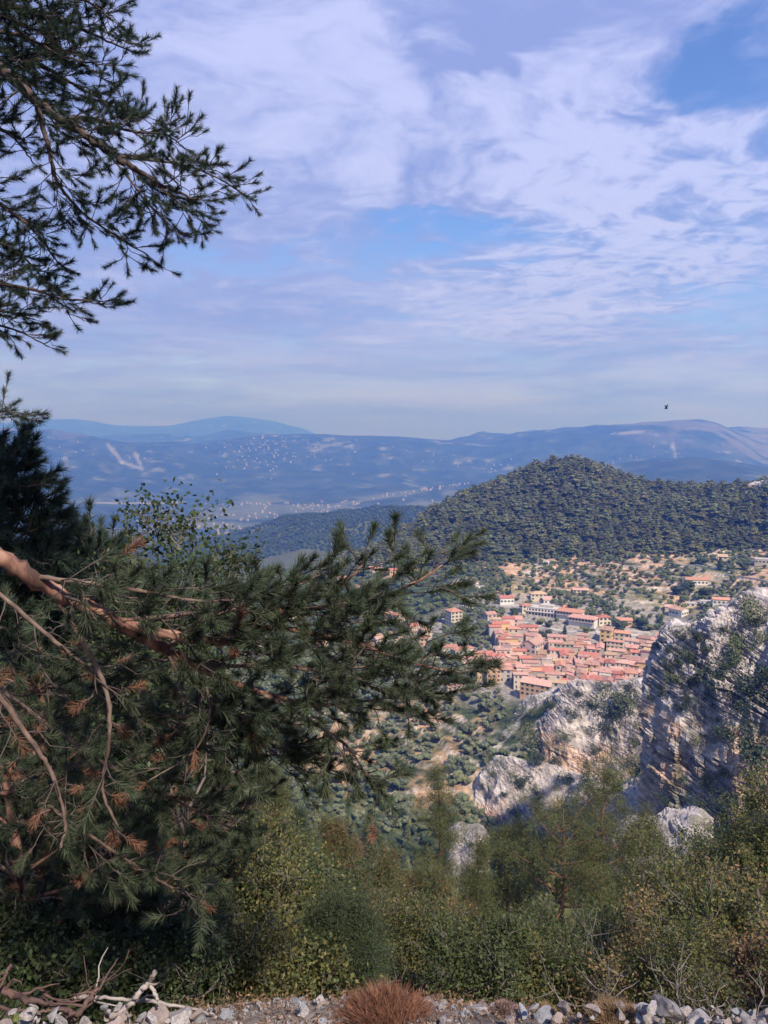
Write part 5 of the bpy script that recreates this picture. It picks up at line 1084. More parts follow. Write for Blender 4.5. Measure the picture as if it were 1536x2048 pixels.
CL += [(1180,1410,24,'bush on the pale face between the two clefts of the sunlit cliff'),(1130,1470,26,'bush low on the left half of the sunlit cliff'),(1190,1500,22,'bush low in the middle of the sunlit cliff'),(1290,1425,18,'small bush right of the central cleft'),(1360,1420,22,'bush on the streaked wall of the big cliff'),(1395,1480,20,'small bush halfway up the orange wall of the big cliff'),
 (1455,1470,30,'bush right of the orange wall on the big cliff'),(1415,1300,22,'small bush above the large hollow bush'),(1380,1400,26,'bush on the ledge over the orange wall'),(1028,1625,24,'bush at the foot of the lower buttress'),(1085,1625,26,'bush right at the foot of the lower buttress'),(1130,1560,30,'bush between the lower buttress and the sunlit cliff'),
 (1180,1560,34,'wide bush at the foot of the sunlit cliff'),(1230,1570,36,'bush at the right foot of the sunlit cliff'),(1330,1600,26,'bush in front of the foot of the big cliff'),(1400,1610,36,'dark bush at the foot of the big cliff above the scree'),(1460,1600,40,'bush at the foot of the big cliff near the right edge')]
for px, py, w, lb in CL: rbush(px, py, w, lb, FAR_DARK if random.random() < .72 else FAR_BUSH, 'bushes growing out of the cliffs')
# ------------------------------------------------------------------ detailed trees
def crv(C_, n_):
    A = np.array([tuple(c) for c in C_], float); m = len(A); t = np.linspace(0, m - 1, n_); i = np.clip(t.astype(int), 0, m - 2); f = (t - i)[:, None]
    g = lambda k: A[np.clip(k, 0, m - 1)]
    p0, p1, p2, p3 = g(i - 1), g(i), g(i + 1), g(i + 2)
    return .5 * (2 * p1 + (p2 - p0) * f + (2*p0 - 5*p1 + 4*p2 - p3) * f**2 + (3*p1 - 3*p2 + p3 - p0) * f**3)
def nrm(v): return v / (np.linalg.norm(v) + 1e-9)
def ramify(P, r0, r1, rg, side=.5, gap=.11, t0=.15, twig=.16, tgap=.055, lift=.25, keep=1.0, spread_=.75, flat=.35, jit=.3, taper=.75):
    """side branches and twigs along a bough: returns (tube lines, shoot points, shoot directions)"""
    seg = np.linalg.norm(np.diff(P, axis=0), axis=1); cum = np.concatenate([[0], np.cumsum(seg)]); tot = cum[-1]
    lines = []; pts = []; dirs = []; s = tot * t0; sgn = 1
    while s < tot:
        k = min(np.searchsorted(cum, s), len(P) - 1); k = max(k, 1); f = (s - cum[k-1]) / (seg[k-1] + 1e-9); p = P[k-1] + (P[k] - P[k-1]) * f; T = nrm(P[k] - P[k-1])
        lat = nrm(np.cross(T, [0, 0, 1])) * sgn; up = np.cross(lat, T) * sgn; up = up if up[2] > 0 else -up
        d = nrm(T * (1 - spread_ * .5) + lat * spread_ * rg.uniform(.6, 1.2) + up * rg.normal() * flat + rg.normal(size=3) * jit * .5)
        L_ = side * (1 - taper * (s / tot) ** 1.3) * rg.uniform(.5, 1.15); n_ = 6; q = [p]
        for i in range(n_): d = nrm(d + np.array([0, 0, lift / n_]) + rg.normal(size=3) * .14 + T * .04); q.append(q[-1] + d * L_ / n_)
        q = np.array(q); ra = max(.0035, (r0 + (r1 - r0) * s / tot) * .38); lines.append((q, np.linspace(ra, .0025, len(q))))
        u = L_ * .25; sg = 1
        while u < L_:
            kk = min(int(u / L_ * n_), n_ - 1); b = q[kk] + (q[kk+1] - q[kk]) * (u / L_ * n_ - kk); t_ = nrm(q[kk+1] - q[kk]); la = nrm(np.cross(t_, rg.normal(size=3) * .4 + [0, 0, 1])) * sg
            dd = nrm(t_ * .65 + la * .8 + [0, 0, lift * .6] + rg.normal(size=3) * jit); l_ = twig * rg.uniform(.4, 1.2)
            if rg.random() < keep:
                e = b + dd * l_; m_ = (b + e) / 2 + rg.normal(size=3) * l_ * .1; lines.append((np.array([b, m_, e]), np.array([.0035, .003, .0022]))); pts.append(e); dirs.append(nrm(dd + [0, 0, .25]))
                if l_ > twig * .7: pts.append(m_); dirs.append(nrm(dd + la * .5))
            u += tgap * rg.uniform(.7, 1.4); sg = -sg
        pts.append(q[-1]); dirs.append(nrm(q[-1] - q[-2])); s += gap * rg.uniform(.6, 1.4); sgn = -sgn
    pts.append(P[-1]); dirs.append(nrm(P[-1] - P[-2])); return lines, pts, dirs
rT = np.random.default_rng(77)
TUFT = [needle_tuft(rT, 92, .062, .0023, .12) for _ in range(3)]
TUFTL = [needle_tuft(rT, 110, .070, .0024, .14) for _ in range(3)]
SPR_ = [needle_spray(rT, 90, .55, .15, .011) for _ in range(3)]
SPRS = [needle_spray(rT, 120, .34, .10, .006) for _ in range(3)]
LEAFS = [leaf_spray(rT) for _ in range(3)]
def pine_by_hand(name, label, base, trunk, boughs, tmpl, needles, bark, dens, scale, rusty=0.0, seed=1):
    """one tree: trunk, each bough a part of its own, shoots gathered as foliage"""
    rg = np.random.default_rng(seed); root = empty(name, base); tag(root, label, 'pine tree'); B0 = np.array(base)
    tr = tubes('trunk', [(crv([np.array(p) - B0 for p in trunk[0]], 30), np.linspace(*trunk[1], 30))], 12, root, [bark], .06, seed)
    pts = []; dirs = []; tw = []; rp = []; rd = []
    for C_, r0, r1, kw in boughs:
        P = crv([np.array(pix(*c)) - B0 for c in C_], 8 * len(C_)); P += rg.normal(size=P.shape) * r0 * .12
        bare = kw.pop('bare', False); rust = kw.pop('rust', rusty); kw.setdefault('gap', .11 / dens); kw.setdefault('tgap', .055 / dens)
        tubes('bough', [(P, np.linspace(r0, r1, len(P)))], 9, root, [bark if r0 > .012 else BARK_W], .12, seed)
        ln, p_, d_ = ramify(P, r0, r1, rg, **kw); tw += ln
        for p, d in zip(p_, d_):
            if rg.random() < rust: rp.append(p); rd.append(d)
            elif not bare or rg.random() < .18: pts.append(p); dirs.append(d)
    t = tubes('twigs', tw, 3, root, [BARK_D if bark is not BARK_P else BARK_P]); t['kind'] = 'stuff'
    scatter('needles', tmpl, [needles, BARK_D], pts, dir_euler(dirs, rg), scale * rg.uniform(.7, 1.2, len(pts)), root)
    if len(rp) > 2: scatter('dead_needles', tmpl, [NEED_R, BARK_D], rp, dir_euler(rd, rg), scale * rg.uniform(.6, 1.0, len(rp)), root)
    print(label[:40], len(pts), 'shoots'); return root
def gen_pine(label, px, D, top_py, rad, tmpl, scale, needles, bark, seed, crown0=.25, whorl=.5, nb=5, gap=.30, tgap=.22, twig=.3, keep=1.0, lean=(0, 0), r=.11, rise=.25, dead=0.0, name='pine_tree', cat='pine tree', lift=.25, r_power=.8, group=None, zbase=None):
    rg = np.random.default_rng(seed); p = pix(px, 1950, D); zb = ground(p.x, p.y) if zbase is None else zbase; top = pix(px, top_py, D).z; H = top - zb
    root = empty(name, (p.x, p.y, zb)); tag(root, label, cat, group)
    T = crv([(0, 0, -.5), (lean[0]*.3, lean[1]*.3, H*.35), (lean[0]*.7 + rg.normal()*.1, lean[1]*.7, H*.7), (lean[0], lean[1], H)], 16)
    tubes('trunk', [(T, np.linspace(r, .015, 16))], 9, root, [bark], .08, seed)
    pts = []; dirs = []; tw = []; z = H * crown0 * rg.uniform(.55, 1); bl = []
    while z < H * .97:
        t = z / H; k = int(rg.integers(max(2, nb - 2), nb + 1)); a0 = rg.uniform(0, 6.28); u = np.clip((t - crown0) / (1 - crown0), 0, 1)
        c = np.array([np.interp(z, T[:, 2], T[:, i]) for i in range(3)])
        for i in range(k):
            a = a0 + i * 6.283 / k + rg.normal() * .3; L_ = rad * (1.05 - u) ** r_power * rg.uniform(.6, 1.12) if t > crown0 else rad * rg.uniform(.3, .8)
            d = np.array([math.cos(a), math.sin(a), rise + .5 * u ** 2]); q = [c]; 
            for s in range(6): d = nrm(d + [0, 0, .05 * (1 - u)] + rg.normal(size=3) * .10); q.append(q[-1] + d * L_ / 6)
            q = np.array(q); rb = max(.010, r * .42 * (1 - .75 * t)); bl.append((q, np.linspace(rb, .005, 7)))
            if t < crown0 and rg.random() < .75:
                ln, _, _ = ramify(q, rb, .004, rg, side=L_*.4, gap=gap*1.5, twig=twig, tgap=tgap, lift=-.2); tw += [(a_, b_ * 1.6) for a_, b_ in ln]; continue
            ln, p_, d_ = ramify(q, rb, .005, rg, side=L_*.45, gap=gap, t0=.22, twig=twig, tgap=tgap, lift=lift, keep=keep); tw += ln; pts += p_; dirs += d_
        z += whorl * rg.uniform(.7, 1.3)
    big_ = sorted(bl, key=lambda q: -q[1][0])
    for q in big_[:28]: tubes('bough', [q], 5, root, [bark])
    if big_[28:]: tubes('upper_boughs', big_[28:], 4, root, [bark])['kind'] = 'stuff'
    tubes('twigs', tw, 3, root, [bark if bark is BARK_P else BARK_G])['kind'] = 'stuff'
    pts.append(T[-1]); dirs.append(np.array([0, 0, 1.0])); pts = np.array(pts); dirs = np.array(dirs)
    dm = rg.random(len(pts)) < dead
    scatter('needles', tmpl, [needles, BARK_D], pts[~dm], dir_euler(dirs[~dm], rg), scale * rg.uniform(.65, 1.2, (~dm).sum()), root)
    if dm.sum() > 3: scatter('dead_needles', tmpl, [NEED_R, BARK_D], pts[dm], dir_euler(dirs[dm], rg), scale * rg.uniform(.6, 1.0, dm.sum()), root)
    return root
def gen_shrub(label, px, D, top_py, rad, leafm, seed, n_stem=9, tmpl=None, scale=1.0, sub=9, spr=4, up=1.0, lean=0.0, name='shrub', cat='shrub', zbase=None, bark=None, r=.014, group=None, bare=0.0, noise_=.10, sl=1.0):
    rg = np.random.default_rng(seed); p = pix(px, 1950, D); zb = ground(p.x, p.y) if zbase is None else zbase; H = max(.3, pix(px, top_py, D).z - zb)
    root = empty(name, (p.x, p.y, zb)); tag(root, label, cat, group); st = []; tw = []; pts = []; dirs = []
    for i in range(n_stem):
        a = rg.uniform(0, 6.28); o = rg.uniform(.15, 1) * rad; h = H * rg.uniform(.62, 1.0) * (1 - .3 * (o / rad) ** 2)
        E = np.array([math.cos(a) * o + lean, math.sin(a) * o, h]); q = crv([(0, 0, -.1), E * [.25, .25, .4] + rg.normal(size=3) * .06 * H, E * [.7, .7, .75] + rg.normal(size=3) * .05 * H, E], 12); q += rg.normal(size=q.shape) * .012 * H ** .5
        st.append((q, np.linspace(r * rg.uniform(.7, 1.2), .003, 12)))
        for j in range(sub):
            k = int(rg.integers(2, 11)); b = q[k]; d = nrm(nrm(q[k] - q[k-1]) * .5 + rg.normal(size=3) * .65 + [0, 0, .3 * up]); L_ = H * rg.uniform(.12, .30) * sl; w = [b]
            for s in range(4): d = nrm(d + rg.normal(size=3) * .22 + [0, 0, .08]); w.append(w[-1] + d * L_ / 4)
            w = np.array(w); tw.append((w, np.linspace(.006, .002, 5)))
            if rg.random() < bare: continue
            for s in range(spr): f = rg.uniform(.3, 1); kk = min(int(f * 4), 3); pts.append(w[kk] + (w[kk+1] - w[kk]) * (f * 4 - kk) + rg.normal(size=3) * .03); dirs.append(nrm(d + rg.normal(size=3) * .7))
        pts.append(E); dirs.append(np.array([0, 0, 1.0]))
    for q in st[:24]: tubes('stem', [q], 5, root, [bark or BARK_G])
    if tw: tubes('twigs', tw, 3, root, [bark or BARK_G])['kind'] = 'stuff'
    if pts: scatter('leaves', tmpl or LEAFS, leafm, pts, dir_euler(dirs, rg), scale * rg.uniform(.6, 1.25, len(pts)), root)
    return root
LA = [LEAF_A, LEAF_B, BARK_G]; LD = [LEAF_D, LEAF_A, BARK_G]; LE = [LEAF_E, LEAF_B, BARK_G]; LG = [LEAF_A, LEAF_A, BARK_G]
# upper pine: boughs reaching in from the left over the sky
U = dict(side=.52, lift=.12, keep=.88)
gz = lambda px, D: (lambda p: (p.x, p.y, ground(p.x, p.y)))(pix(px, 1950, D))
b = gz(-420, 6.6)
pine_by_hand('pine_tree', 'tall pine whose dark boughs hang against the sky at upper left', b, ([(b[0], b[1], b[2]-.5), (b[0]+.1, b[1], -1), (b[0]+.05, b[1]+.1, 2.5), (b[0]+.3, b[1], 7)], (.20, .07)), [
 ([(-420,-60,6.6),(-120,50,6.2),(20,155,6.0),(100,222,5.9),(200,292,5.8),(270,338,5.8),(335,376,5.8),(395,400,5.8)], .048, .006, dict(side=.50, t0=.36, lift=.1, taper=.66)),
 ([(72,203,5.9),(96,290,5.9),(116,365,5.95),(165,425,6),(230,470,6),(298,512,6)], .018, .004, dict(side=.34, t0=.25, lift=.02)),
 ([(-420,-160,6.6),(-100,-30,6.3),(60,25,6.2),(150,55,6.2),(248,95,6.2)], .035, .005, dict(side=.5, t0=.4, lift=.15)),
 ([(-300,0,6.6),(-60,80,6.4),(60,120,6.3),(150,170,6.3),(235,215,6.3)], .03, .005, dict(side=.5, t0=.3)),
 ([(-300,20,6.6),(-60,60,6.1),(40,70,6.0),(120,110,5.9),(200,130,5.9)], .022, .004, dict(side=.5, t0=.3)),
 ([(120,240,5.9),(180,235,6.0),(260,262,6.0),(330,270,6.0),(368,295,6.0)], .014, .004, dict(side=.34, t0=.1, lift=.3)),
 ([(230,312,5.8),(300,320,5.9),(370,330,5.9),(440,358,5.9),(490,392,5.9)], .012, .004, dict(side=.26, t0=.15, lift=.2)),
 ([(200,292,5.8),(245,340,5.8),(290,400,5.8),(330,440,5.8),(352,462,5.8)], .010, .003, dict(side=.24, t0=.3, lift=-.15)),
 ([(290,350,5.8),(350,400,5.8),(400,440,5.85),(440,470,5.9)][:3], .010, .003, dict(side=.22, t0=.2, lift=-.2)),
 ([(-300,200,6.5),(-60,240,6.4),(20,270,6.3),(70,330,6.3)], .02, .004, dict(side=.38, t0=.3)),
 ([(-300,330,6.4),(-60,380,6.2),(30,430,6.2),(80,475,6.2),(118,530,6.2)], .022, .004, dict(side=.40, t0=.35)),
 ([(-200,440,6.4),(-40,470,6.3),(40,510,6.3),(90,560,6.3)], .018, .004, dict(side=.30, t0=.3)),
 ([(-300,540,6.4),(-60,560,6.2),(60,578,6.2),(130,598,6.2),(205,602,6.2)], .02, .004, dict(side=.34, t0=.4, taper=.6)),
 ([(-200,590,6.4),(-60,610,6.2),(20,625,6.2),(70,640,6.2)], .02, .004, dict(side=.30, t0=.4, taper=.6)),
 ([(-200,620,6.4),(-60,640,6.2),(30,660,6.2),(98,694,6.2)], .014, .004, dict(side=.22, t0=.35)),
 ([(-200,850,6.0),(-60,835,6),(0,822,6),(40,826,6)], .012, .003, dict(side=.20, t0=.4)),
 ([(-300,-160,6.2),(-60,-70,6),(60,-30,6),(160,-5,6),(225,40,6)], .02, .004, dict(side=.5, t0=.35)),
], TUFT, NEED_B, BARK_D, 1.55, .84, 0, 301)
b = gz(-330, 3.9)
pine_by_hand('pine_tree', 'near pine with a peeling orange limb stretching across the middle', b, ([(b[0], b[1], b[2]-.3), (b[0]+.05, b[1]+.1, -1.2), (b[0], b[1]+.2, .2), (b[0]+.2, b[1]+.1, 2.0)], (.14, .06)), [
 ([(-330,960,3.8),(-150,1035,3.5),(0,1112,3.4),(110,1182,3.4),(230,1242,3.4),(330,1300,3.5),(400,1335,3.6),(520,1385,3.7),(640,1412,3.8)], .046, .010, dict(side=.34, t0=.42, lift=.1, taper=.45)),
 ([(250,1247,3.4),(310,1262,3.4),(390,1278,3.45),(460,1282,3.5),(505,1250,3.5),(545,1225,3.55),(620,1202,3.6),(690,1165,3.6),(726,1125,3.6)], .024, .005, dict(side=.34, t0=.2, lift=.12, taper=.6)),
 ([(500,1252,3.5),(600,1262,3.6),(720,1290,3.6),(830,1328,3.7),(925,1345,3.8)], .015, .004, dict(side=.38, t0=.15, lift=.15)),
 ([(545,1225,3.55),(640,1216,3.6),(750,1198,3.7),(830,1165,3.7),(886,1130,3.75)], .014, .004, dict(side=.32, t0=.15, lift=.15, taper=.6)),
 ([(520,1385,3.7),(620,1440,3.7),(700,1500,3.8),(750,1585,3.8)], .012, .004, dict(side=.38, t0=.1, lift=0)),
 ([(640,1412,3.8),(740,1402,3.9),(830,1425,3.9)], .010, .004, dict(side=.34, t0=.1, lift=.1)),
 ([(600,1262,3.6),(680,1330,3.7),(760,1380,3.8),(850,1395,3.8)], .010, .004, dict(side=.34, t0=.1, lift=.1)),
 ([(60,1152,3.4),(160,1165,3.3),(260,1178,3.3),(380,1200,3.3),(470,1200,3.3)], .012, .004, dict(side=.20, t0=.15, lift=.0, taper=.4)),
 ([(330,1300,3.5),(400,1245,3.5),(500,1205,3.5),(570,1165,3.5)], .012, .004, dict(side=.26, t0=.2, lift=.0)),
 ([(230,1242,3.4),(300,1235,3.5),(420,1222,3.6),(560,1185,3.7),(640,1150,3.7)], .012, .004, dict(side=.26, t0=.2, lift=.0)),
 ([(400,1335,3.6),(520,1330,3.5),(640,1340,3.5),(760,1330,3.5)], .012, .004, dict(side=.36, t0=.1, lift=.2)),
 ([(-100,1100,3.9),(60,1240,3.8),(170,1330,3.8),(300,1430,3.8),(430,1500,3.9)], .0115, .005, dict(side=.50, t0=.2, lift=.2, rust=.06)),
 ([(-150,1250,4.0),(30,1400,3.9),(200,1520,3.9),(350,1600,3.9),(460,1655,4.0)], .0115, .005, dict(side=.55, t0=.2, lift=.15, rust=.07)),
 ([(-150,1400,4.0),(20,1550,3.9),(150,1650,3.9),(300,1750,3.9),(390,1800,4.0)], .0115, .005, dict(side=.50, t0=.2, lift=.1, rust=.05)),
 ([(300,1430,3.8),(420,1440,3.8),(540,1500,3.8),(620,1560,3.8)], .012, .004, dict(side=.42, t0=.1, lift=.1, rust=.06)),
 ([(350,1320,3.6),(440,1400,3.8),(520,1470,3.9),(660,1540,3.9)], .012, .004, dict(side=.40, t0=.1, lift=.1, rust=.05)),
 ([(100,1180,3.4),(170,1290,3.4),(215,1390,3.35),(218,1480,3.35),(205,1580,3.4),(235,1650,3.4)], .012, .005, dict(side=.26, t0=.3, lift=-.3, bare=True, rust=.30, gap=.16)),
 ([(-100,1250,3.4),(40,1450,3.35),(100,1540,3.35),(130,1640,3.35),(120,1700,3.35)], .012, .005, dict(side=.22, t0=.3, lift=-.3, bare=True, rust=.22, gap=.2)),
 ([(400,1335,3.5),(420,1420,3.4),(390,1500,3.4),(300,1560,3.4)], .007, .003, dict(side=.2, t0=.3, bare=True, rust=.2, gap=.2)),
], TUFTL, NEED, BARK_R, 1.12, .86, .012, 302)
# dense pines standing below the road on the left
gen_pine('dark blue-green pine behind the orange limb at the far left', 30, 8.6, 905, 1.9, TUFTL, 1.7, NEED_B, BARK_D, 311, .1, .24, 7, .12, .09, .2, r_power=.6)
gen_pine('dark pine with a pointed right bough, second from the left', 215, 9.5, 1050, 1.3, TUFTL, 1.7, NEED_B, BARK_D, 312, .1, .26, 7, .13, .10, .22, r_power=.6)
gen_pine('dark pine filling the shade under the orange limb', 110, 6.2, 1290, 1.5, TUFTL, 1.4, NEED, BARK_R, 313, .05, .28, 6, .15, .12, .2, dead=.07)
gen_pine('bushy pine under the limb, right of the bare hanging branch', 370, 7.6, 1330, 1.6, TUFTL, 1.5, NEED, BARK_R, 314, .05, .30, 6, .16, .12, .2, dead=.03)
gen_pine('low dark pine at the lower left below the rusty needles', 30, 5.4, 1560, 1.1, TUFTL, 1.05, NEED, BARK_R, 315, .02, .26, 6, .15, .12, .2, dead=.04)
gen_pine('low pine at the lower left behind the dead branches', 250, 6.0, 1660, 1.2, TUFTL, 1.1, NEED, BARK_D, 316, .02, .26, 6, .15, .12, .2, dead=.02)
gen_pine('brownish-tipped pine left of centre above the thicket', 545, 15, 1545, 1.6, SPRS, 1.1, NEED_O, BARK_P, 317, .1, .45, 6, .26, .2, .25, dead=.10)
gen_pine('pine left of centre with rusty patches, behind the dark juniper', 672, 24, 1655, 2.2, SPRS, 1.5, NEED_O, BARK_P, 318, .15, .6, 6, .34, .26, .3, dead=.30)
gen_pine('upright pine with candle-like tips and bare red lower branches', 872, 33, 1530, 2.0, SPRS, 1.35, NEED_O, BARK_P, 319, .45, .62, 5, .50, .38, .4, keep=.75, lift=.8, rise=.5, r=.13)
gen_pine('wide-crowned pine with two-forked red trunk, right of centre', 1118, 40, 1615, 4.4, SPR_, 1.15, NEED_O, BARK_P, 320, .50, .95, 5, .62, .5, .6, r=.24, rise=.25, r_power=.45)
gen_pine('tallest wide-crowned pine, in front of the sunlit cliff', 1197, 43, 1535, 4.0, SPR_, 1.15, NEED_O, BARK_P, 321, .48, .95, 5, .62, .5, .6, r=.24, rise=.25, r_power=.55)
gen_pine('rounded pine left of the wide-crowned pair', 1010, 42, 1655, 3.2, SPR_, 1.15, NEED_O, BARK_P, 322, .25, .75, 6, .5, .4, .5, r=.16, rise=.2, r_power=.55)
gen_pine('low spreading pine right of the wide-crowned pair', 1275, 45, 1650, 3.0, SPR_, 1.15, NEED_O, BARK_P, 323, .25, .75, 6, .5, .4, .5, r=.16, r_power=.55)
gen_pine('small reddish-brown pine between the thicket and the candle pine', 770, 27, 1690, 2.0, SPRS, 1.5, NEED_O, BARK_P, 324, .2, .6, 6, .36, .28, .35, dead=.25)
gen_pine('half-bare pine with drooping red branches below the candle pine', 862, 22, 1735, 1.5, SPRS, 1.2, NEED_O, BARK_P, 325, .55, .35, 6, .36, .3, .4, lift=-.3, rise=.1, dead=.3)
gen_pine('narrow pine just right of the candle pine', 950, 36, 1660, 1.8, SPRS, 1.6, NEED_O, BARK_P, 326, .2, .6, 5, .36, .28, .35)
gen_pine('dark pine in the shade above the thicket, left', 600, 34, 1620, 2.6, SPR_, 1.0, NEED, BARK_P, 327, .15, .7, 6, .45, .36, .4)
gen_pine('dark pine behind the red-brown one left of centre', 740, 52, 1640, 3.4, SPR_, 1.15, NEED, BARK_P, 328, .2, .8, 6, .55, .42, .5)
gen_pine('deep green pine at the right edge under the big cliff', 1490, 48, 1600, 3.4, SPR_, 1.2, NEED, BARK_P, 329, .15, .8, 6, .5, .4, .5)
gen_pine('pine beside the scree at the right, partly bare', 1385, 55, 1668, 2.4, SPR_, 1.0, NEED, BARK_P, 330, .3, .8, 5, .55, .42, .5)
BL = [leaf_spray(rT, 60, .5, .05, .032) for _ in range(3)]
gen_shrub('yellow-green broadleaf tree at the right edge below the cliff', 1505, 30, 1575, 1.9, LA, 341, 16, BL, 1.0, 14, 5, r=.05, name='broadleaf_tree', cat='tree')
gen_shrub('orange-tinged broadleaf tree low at the right edge', 1525, 16, 1700, 1.5, [LEAF_B, LEAF_E, BARK_G], 342, 14, LEAFS, 2.2, 13, 6, r=.03, name='broadleaf_tree', cat='tree')
gen_shrub('dark leafy tree left of the yellow-green tree at the right', 1430, 38, 1660, 2.0, LD, 343, 16, BL, 1.0, 13, 5, r=.05, name='broadleaf_tree', cat='tree')
# thicket
SH_ = [(1345,11,1735,1.0,LA,'airy yellow-green sapling with forked dark stem at the right',14,1.5),(1210,12,1852,1.1,LA,'light green shrub just left of the airy sapling',13,1.5),(1440,10,1790,.9,LA,'yellow-leaved shrub right of the airy sapling',13,1.4),(1110,11,1862,1.0,LG,'green shrub under the wide-crowned pines',13,1.4),
 (1000,10,1858,.9,LA,'speckled green shrub in the middle of the thicket',13,1.3),(905,10,1840,.8,LG,'green shrub under the half-bare pine',12,1.3),(820,9,1830,.8,LA,'shrub right above the rust-red tuft',12,1.2),(1290,8,1850,.8,LE,'brownish twiggy shrub with few leaves at the right',11,1.1),(1500,8,1900,.7,[LEAF_E, LEAF_E, BARK_G],'dry brown bramble at the lower right corner',12,1.1),
 (1160,8,1880,.7,LG,'low green shrub beside the pale stems',11,1.1),(1060,8,1890,.7,LA,'low speckled shrub left of the pale stems',11,1.1),(940,7.4,1880,.6,LG,'low green shrub behind the brown grass',11,1.0),(1395,7.6,1880,.6,LA,'low yellow-green shrub above the pale boulders',11,1.0),
 (470,7.0,1690,.75,LA,'small-leaved yellowish bush left of the dark juniper',14,1.0),(560,7.2,1720,.75,LA,'small-leaved bush touching the left side of the juniper',14,1.0),(400,6.4,1790,.6,LG,'dim leafy bush above the dead branches',12,.95),(520,5.8,1850,.55,LA,'low leafy bush behind the stones left of the rust tuft',12,.9),
 (610,6.0,1880,.5,LA,'low leafy bush under the juniper',12,.9),(120,5.6,1800,.6,LD,'dark bush at the lower left corner',12,.9),(300,5.2,1850,.55,LD,'dark bush behind the grey dead branch',12,.9),(30,5.0,1870,.5,LD,'dark low bush at the left edge above the stones',12,.9),
 (740,8.4,1880,.6,LG,'low green shrub right of the juniper',11,1.0),(1470,14,1772,1.2,LG,'green shrub below the scree at the right',12,1.8),(1260,18,1812,1.4,LG,'grey-green shrub below the scree left end',12,2.0),(1080,20,1850,1.4,LG,'shrub under the forked red trunk',12,2.0),
 (700,14,1790,1.2,LE,'brown twiggy shrub right above the juniper',12,1.6),(450,12,1640,1.1,LA,'yellowish shrub in front of the bushy pine',12,1.6),(640,13,1735,1.0,LG,'green shrub left above the juniper',12,1.6),(1680,7.5,1860,1.0,LA,'leafy shrub just past the lower right corner',12,1.1),(1850,9,1820,1.3,LG,'broad green shrub farther right along the verge',12,1.3)]
for i, (px, D, ty, rad, lm, lb, ns, sc_) in enumerate(SH_):
    gen_shrub(lb, px, D, ty, rad, lm, 400 + i, ns - 4 * (i % 2), LEAFS, sc_ * (.9, 1.05, 1.3)[i % 3], (18, 12, 15)[i % 3], (5, 6)[i % 2], bark=BARK_G, r=.009 + .001 * D)
JUN = [needle_spray(rT, 110, .22, .05, .005, .8) for _ in range(3)]
gen_shrub('dense dark green juniper cone left of the rust-red tuft', 672, 6.2, 1790, .13, [FAR_DARK, LEAF_D, BARK_D], 460, 26, JUN, .62, 16, 7, name='juniper', cat='juniper')
gen_shrub('second dark juniper tucked behind the dense one', 600, 9.5, 1750, .55, [LEAF_D, LEAF_D, BARK_D], 461, 18, JUN, 1.1, 14, 5, name='juniper', cat='juniper')
gen_shrub('slender leafy sapling rising against the blue valley', 378, 5.2, 965, .15, LD, 462, 6, LEAFS, 1.25, 16, 2, r=.012, sl=.45, name='sapling', cat='sapling', zbase=-2.6, noise_=.05)
gen_shrub('small leafy sapling behind the dark pine, left of the slender one', 285, 7.6, 1050, .30, LD, 463, 4, LEAFS, 1.4, 10, 3, r=.014, name='sapling', cat='sapling', zbase=-2.6, sl=.5)
gen_shrub('thin grey sapling poking up beside the slender one', 480, 7.0, 1098, .22, LD, 464, 3, LEAFS, 1.4, 9, 2, r=.010, name='sapling', cat='sapling', zbase=-2.6, sl=.5)
for i, (px, D, ty, lb) in enumerate(((1192,7.2,1840,'pale bare stems left of the boulders, twin-stemmed'),(700,6.6,1870,'thin pale bare twigs arching by the juniper'),(1210,9,1830,'grey bare bush behind the twin pale stems'),(1500,6.0,1930,'tangle of grey bare twigs at the lower right'),(1370,6.5,1920,'dark bent bare branches above the pale boulders'))):
    gen_shrub(lb, px, D, ty, .45 + .1 * (i % 2), LG, 480 + i, 6, LEAFS, .8, 9, 1, bark=mat('pale bare wood', [(.15,.13,.125),(.27,.24,.23)], 8), r=.008, bare=.9, name='bare_shrub', cat='shrub')
# ------------------------------------------------------------------ verge: stones, gravel, dead wood, dry tufts
STM = [mat('pale limestone', [(.17,.155,.155),(.28,.26,.26),(.42,.39,.385)], 5, bump=.02, bscale=16, var=.22, detail=8), mat('pinkish stone', [(.19,.155,.145),(.31,.26,.24)], 5, bump=.02, bscale=16, var=.2), mat('bluish stone', [(.18,.185,.205),(.30,.31,.335)], 5, bump=.02, bscale=16, var=.2)]
import bmesh
def stone_mesh(seed, sub=3):
    rg = np.random.default_rng(seed); bm = bmesh.new(); bmesh.ops.create_icosphere(bm, subdivisions=sub, radius=1.0); v = np.array([q.co[:] for q in bm.verts]); f = np.array([[q.index for q in p.verts] for p in bm.faces]); bm.free()
    for k in range(16):    # broken facets
        n_ = unit(1, rg)[0]; h = rg.uniform(.28, .72); d = v @ n_ - h; v = v - np.where(d > 0, d * .97, 0)[:, None] * n_
    v = v * [1, rg.uniform(.6, .9), rg.uniform(.45, .7)] + fbm(v[:, 0] * 2.2 + seed, v[:, 1] * 2.2, v[:, 2] * 2.2, o=3, seed=seed)[:, None] * v * .10
    return v, f
ST = []
for k in range(7):
    v, f = stone_mesh(700 + k); r_ = []
    for m in STM: me = mesh_np('stone', v, f, False); me.materials.append(m); r_.append(me)
    ST.append(r_)
rs = np.random.default_rng(5)
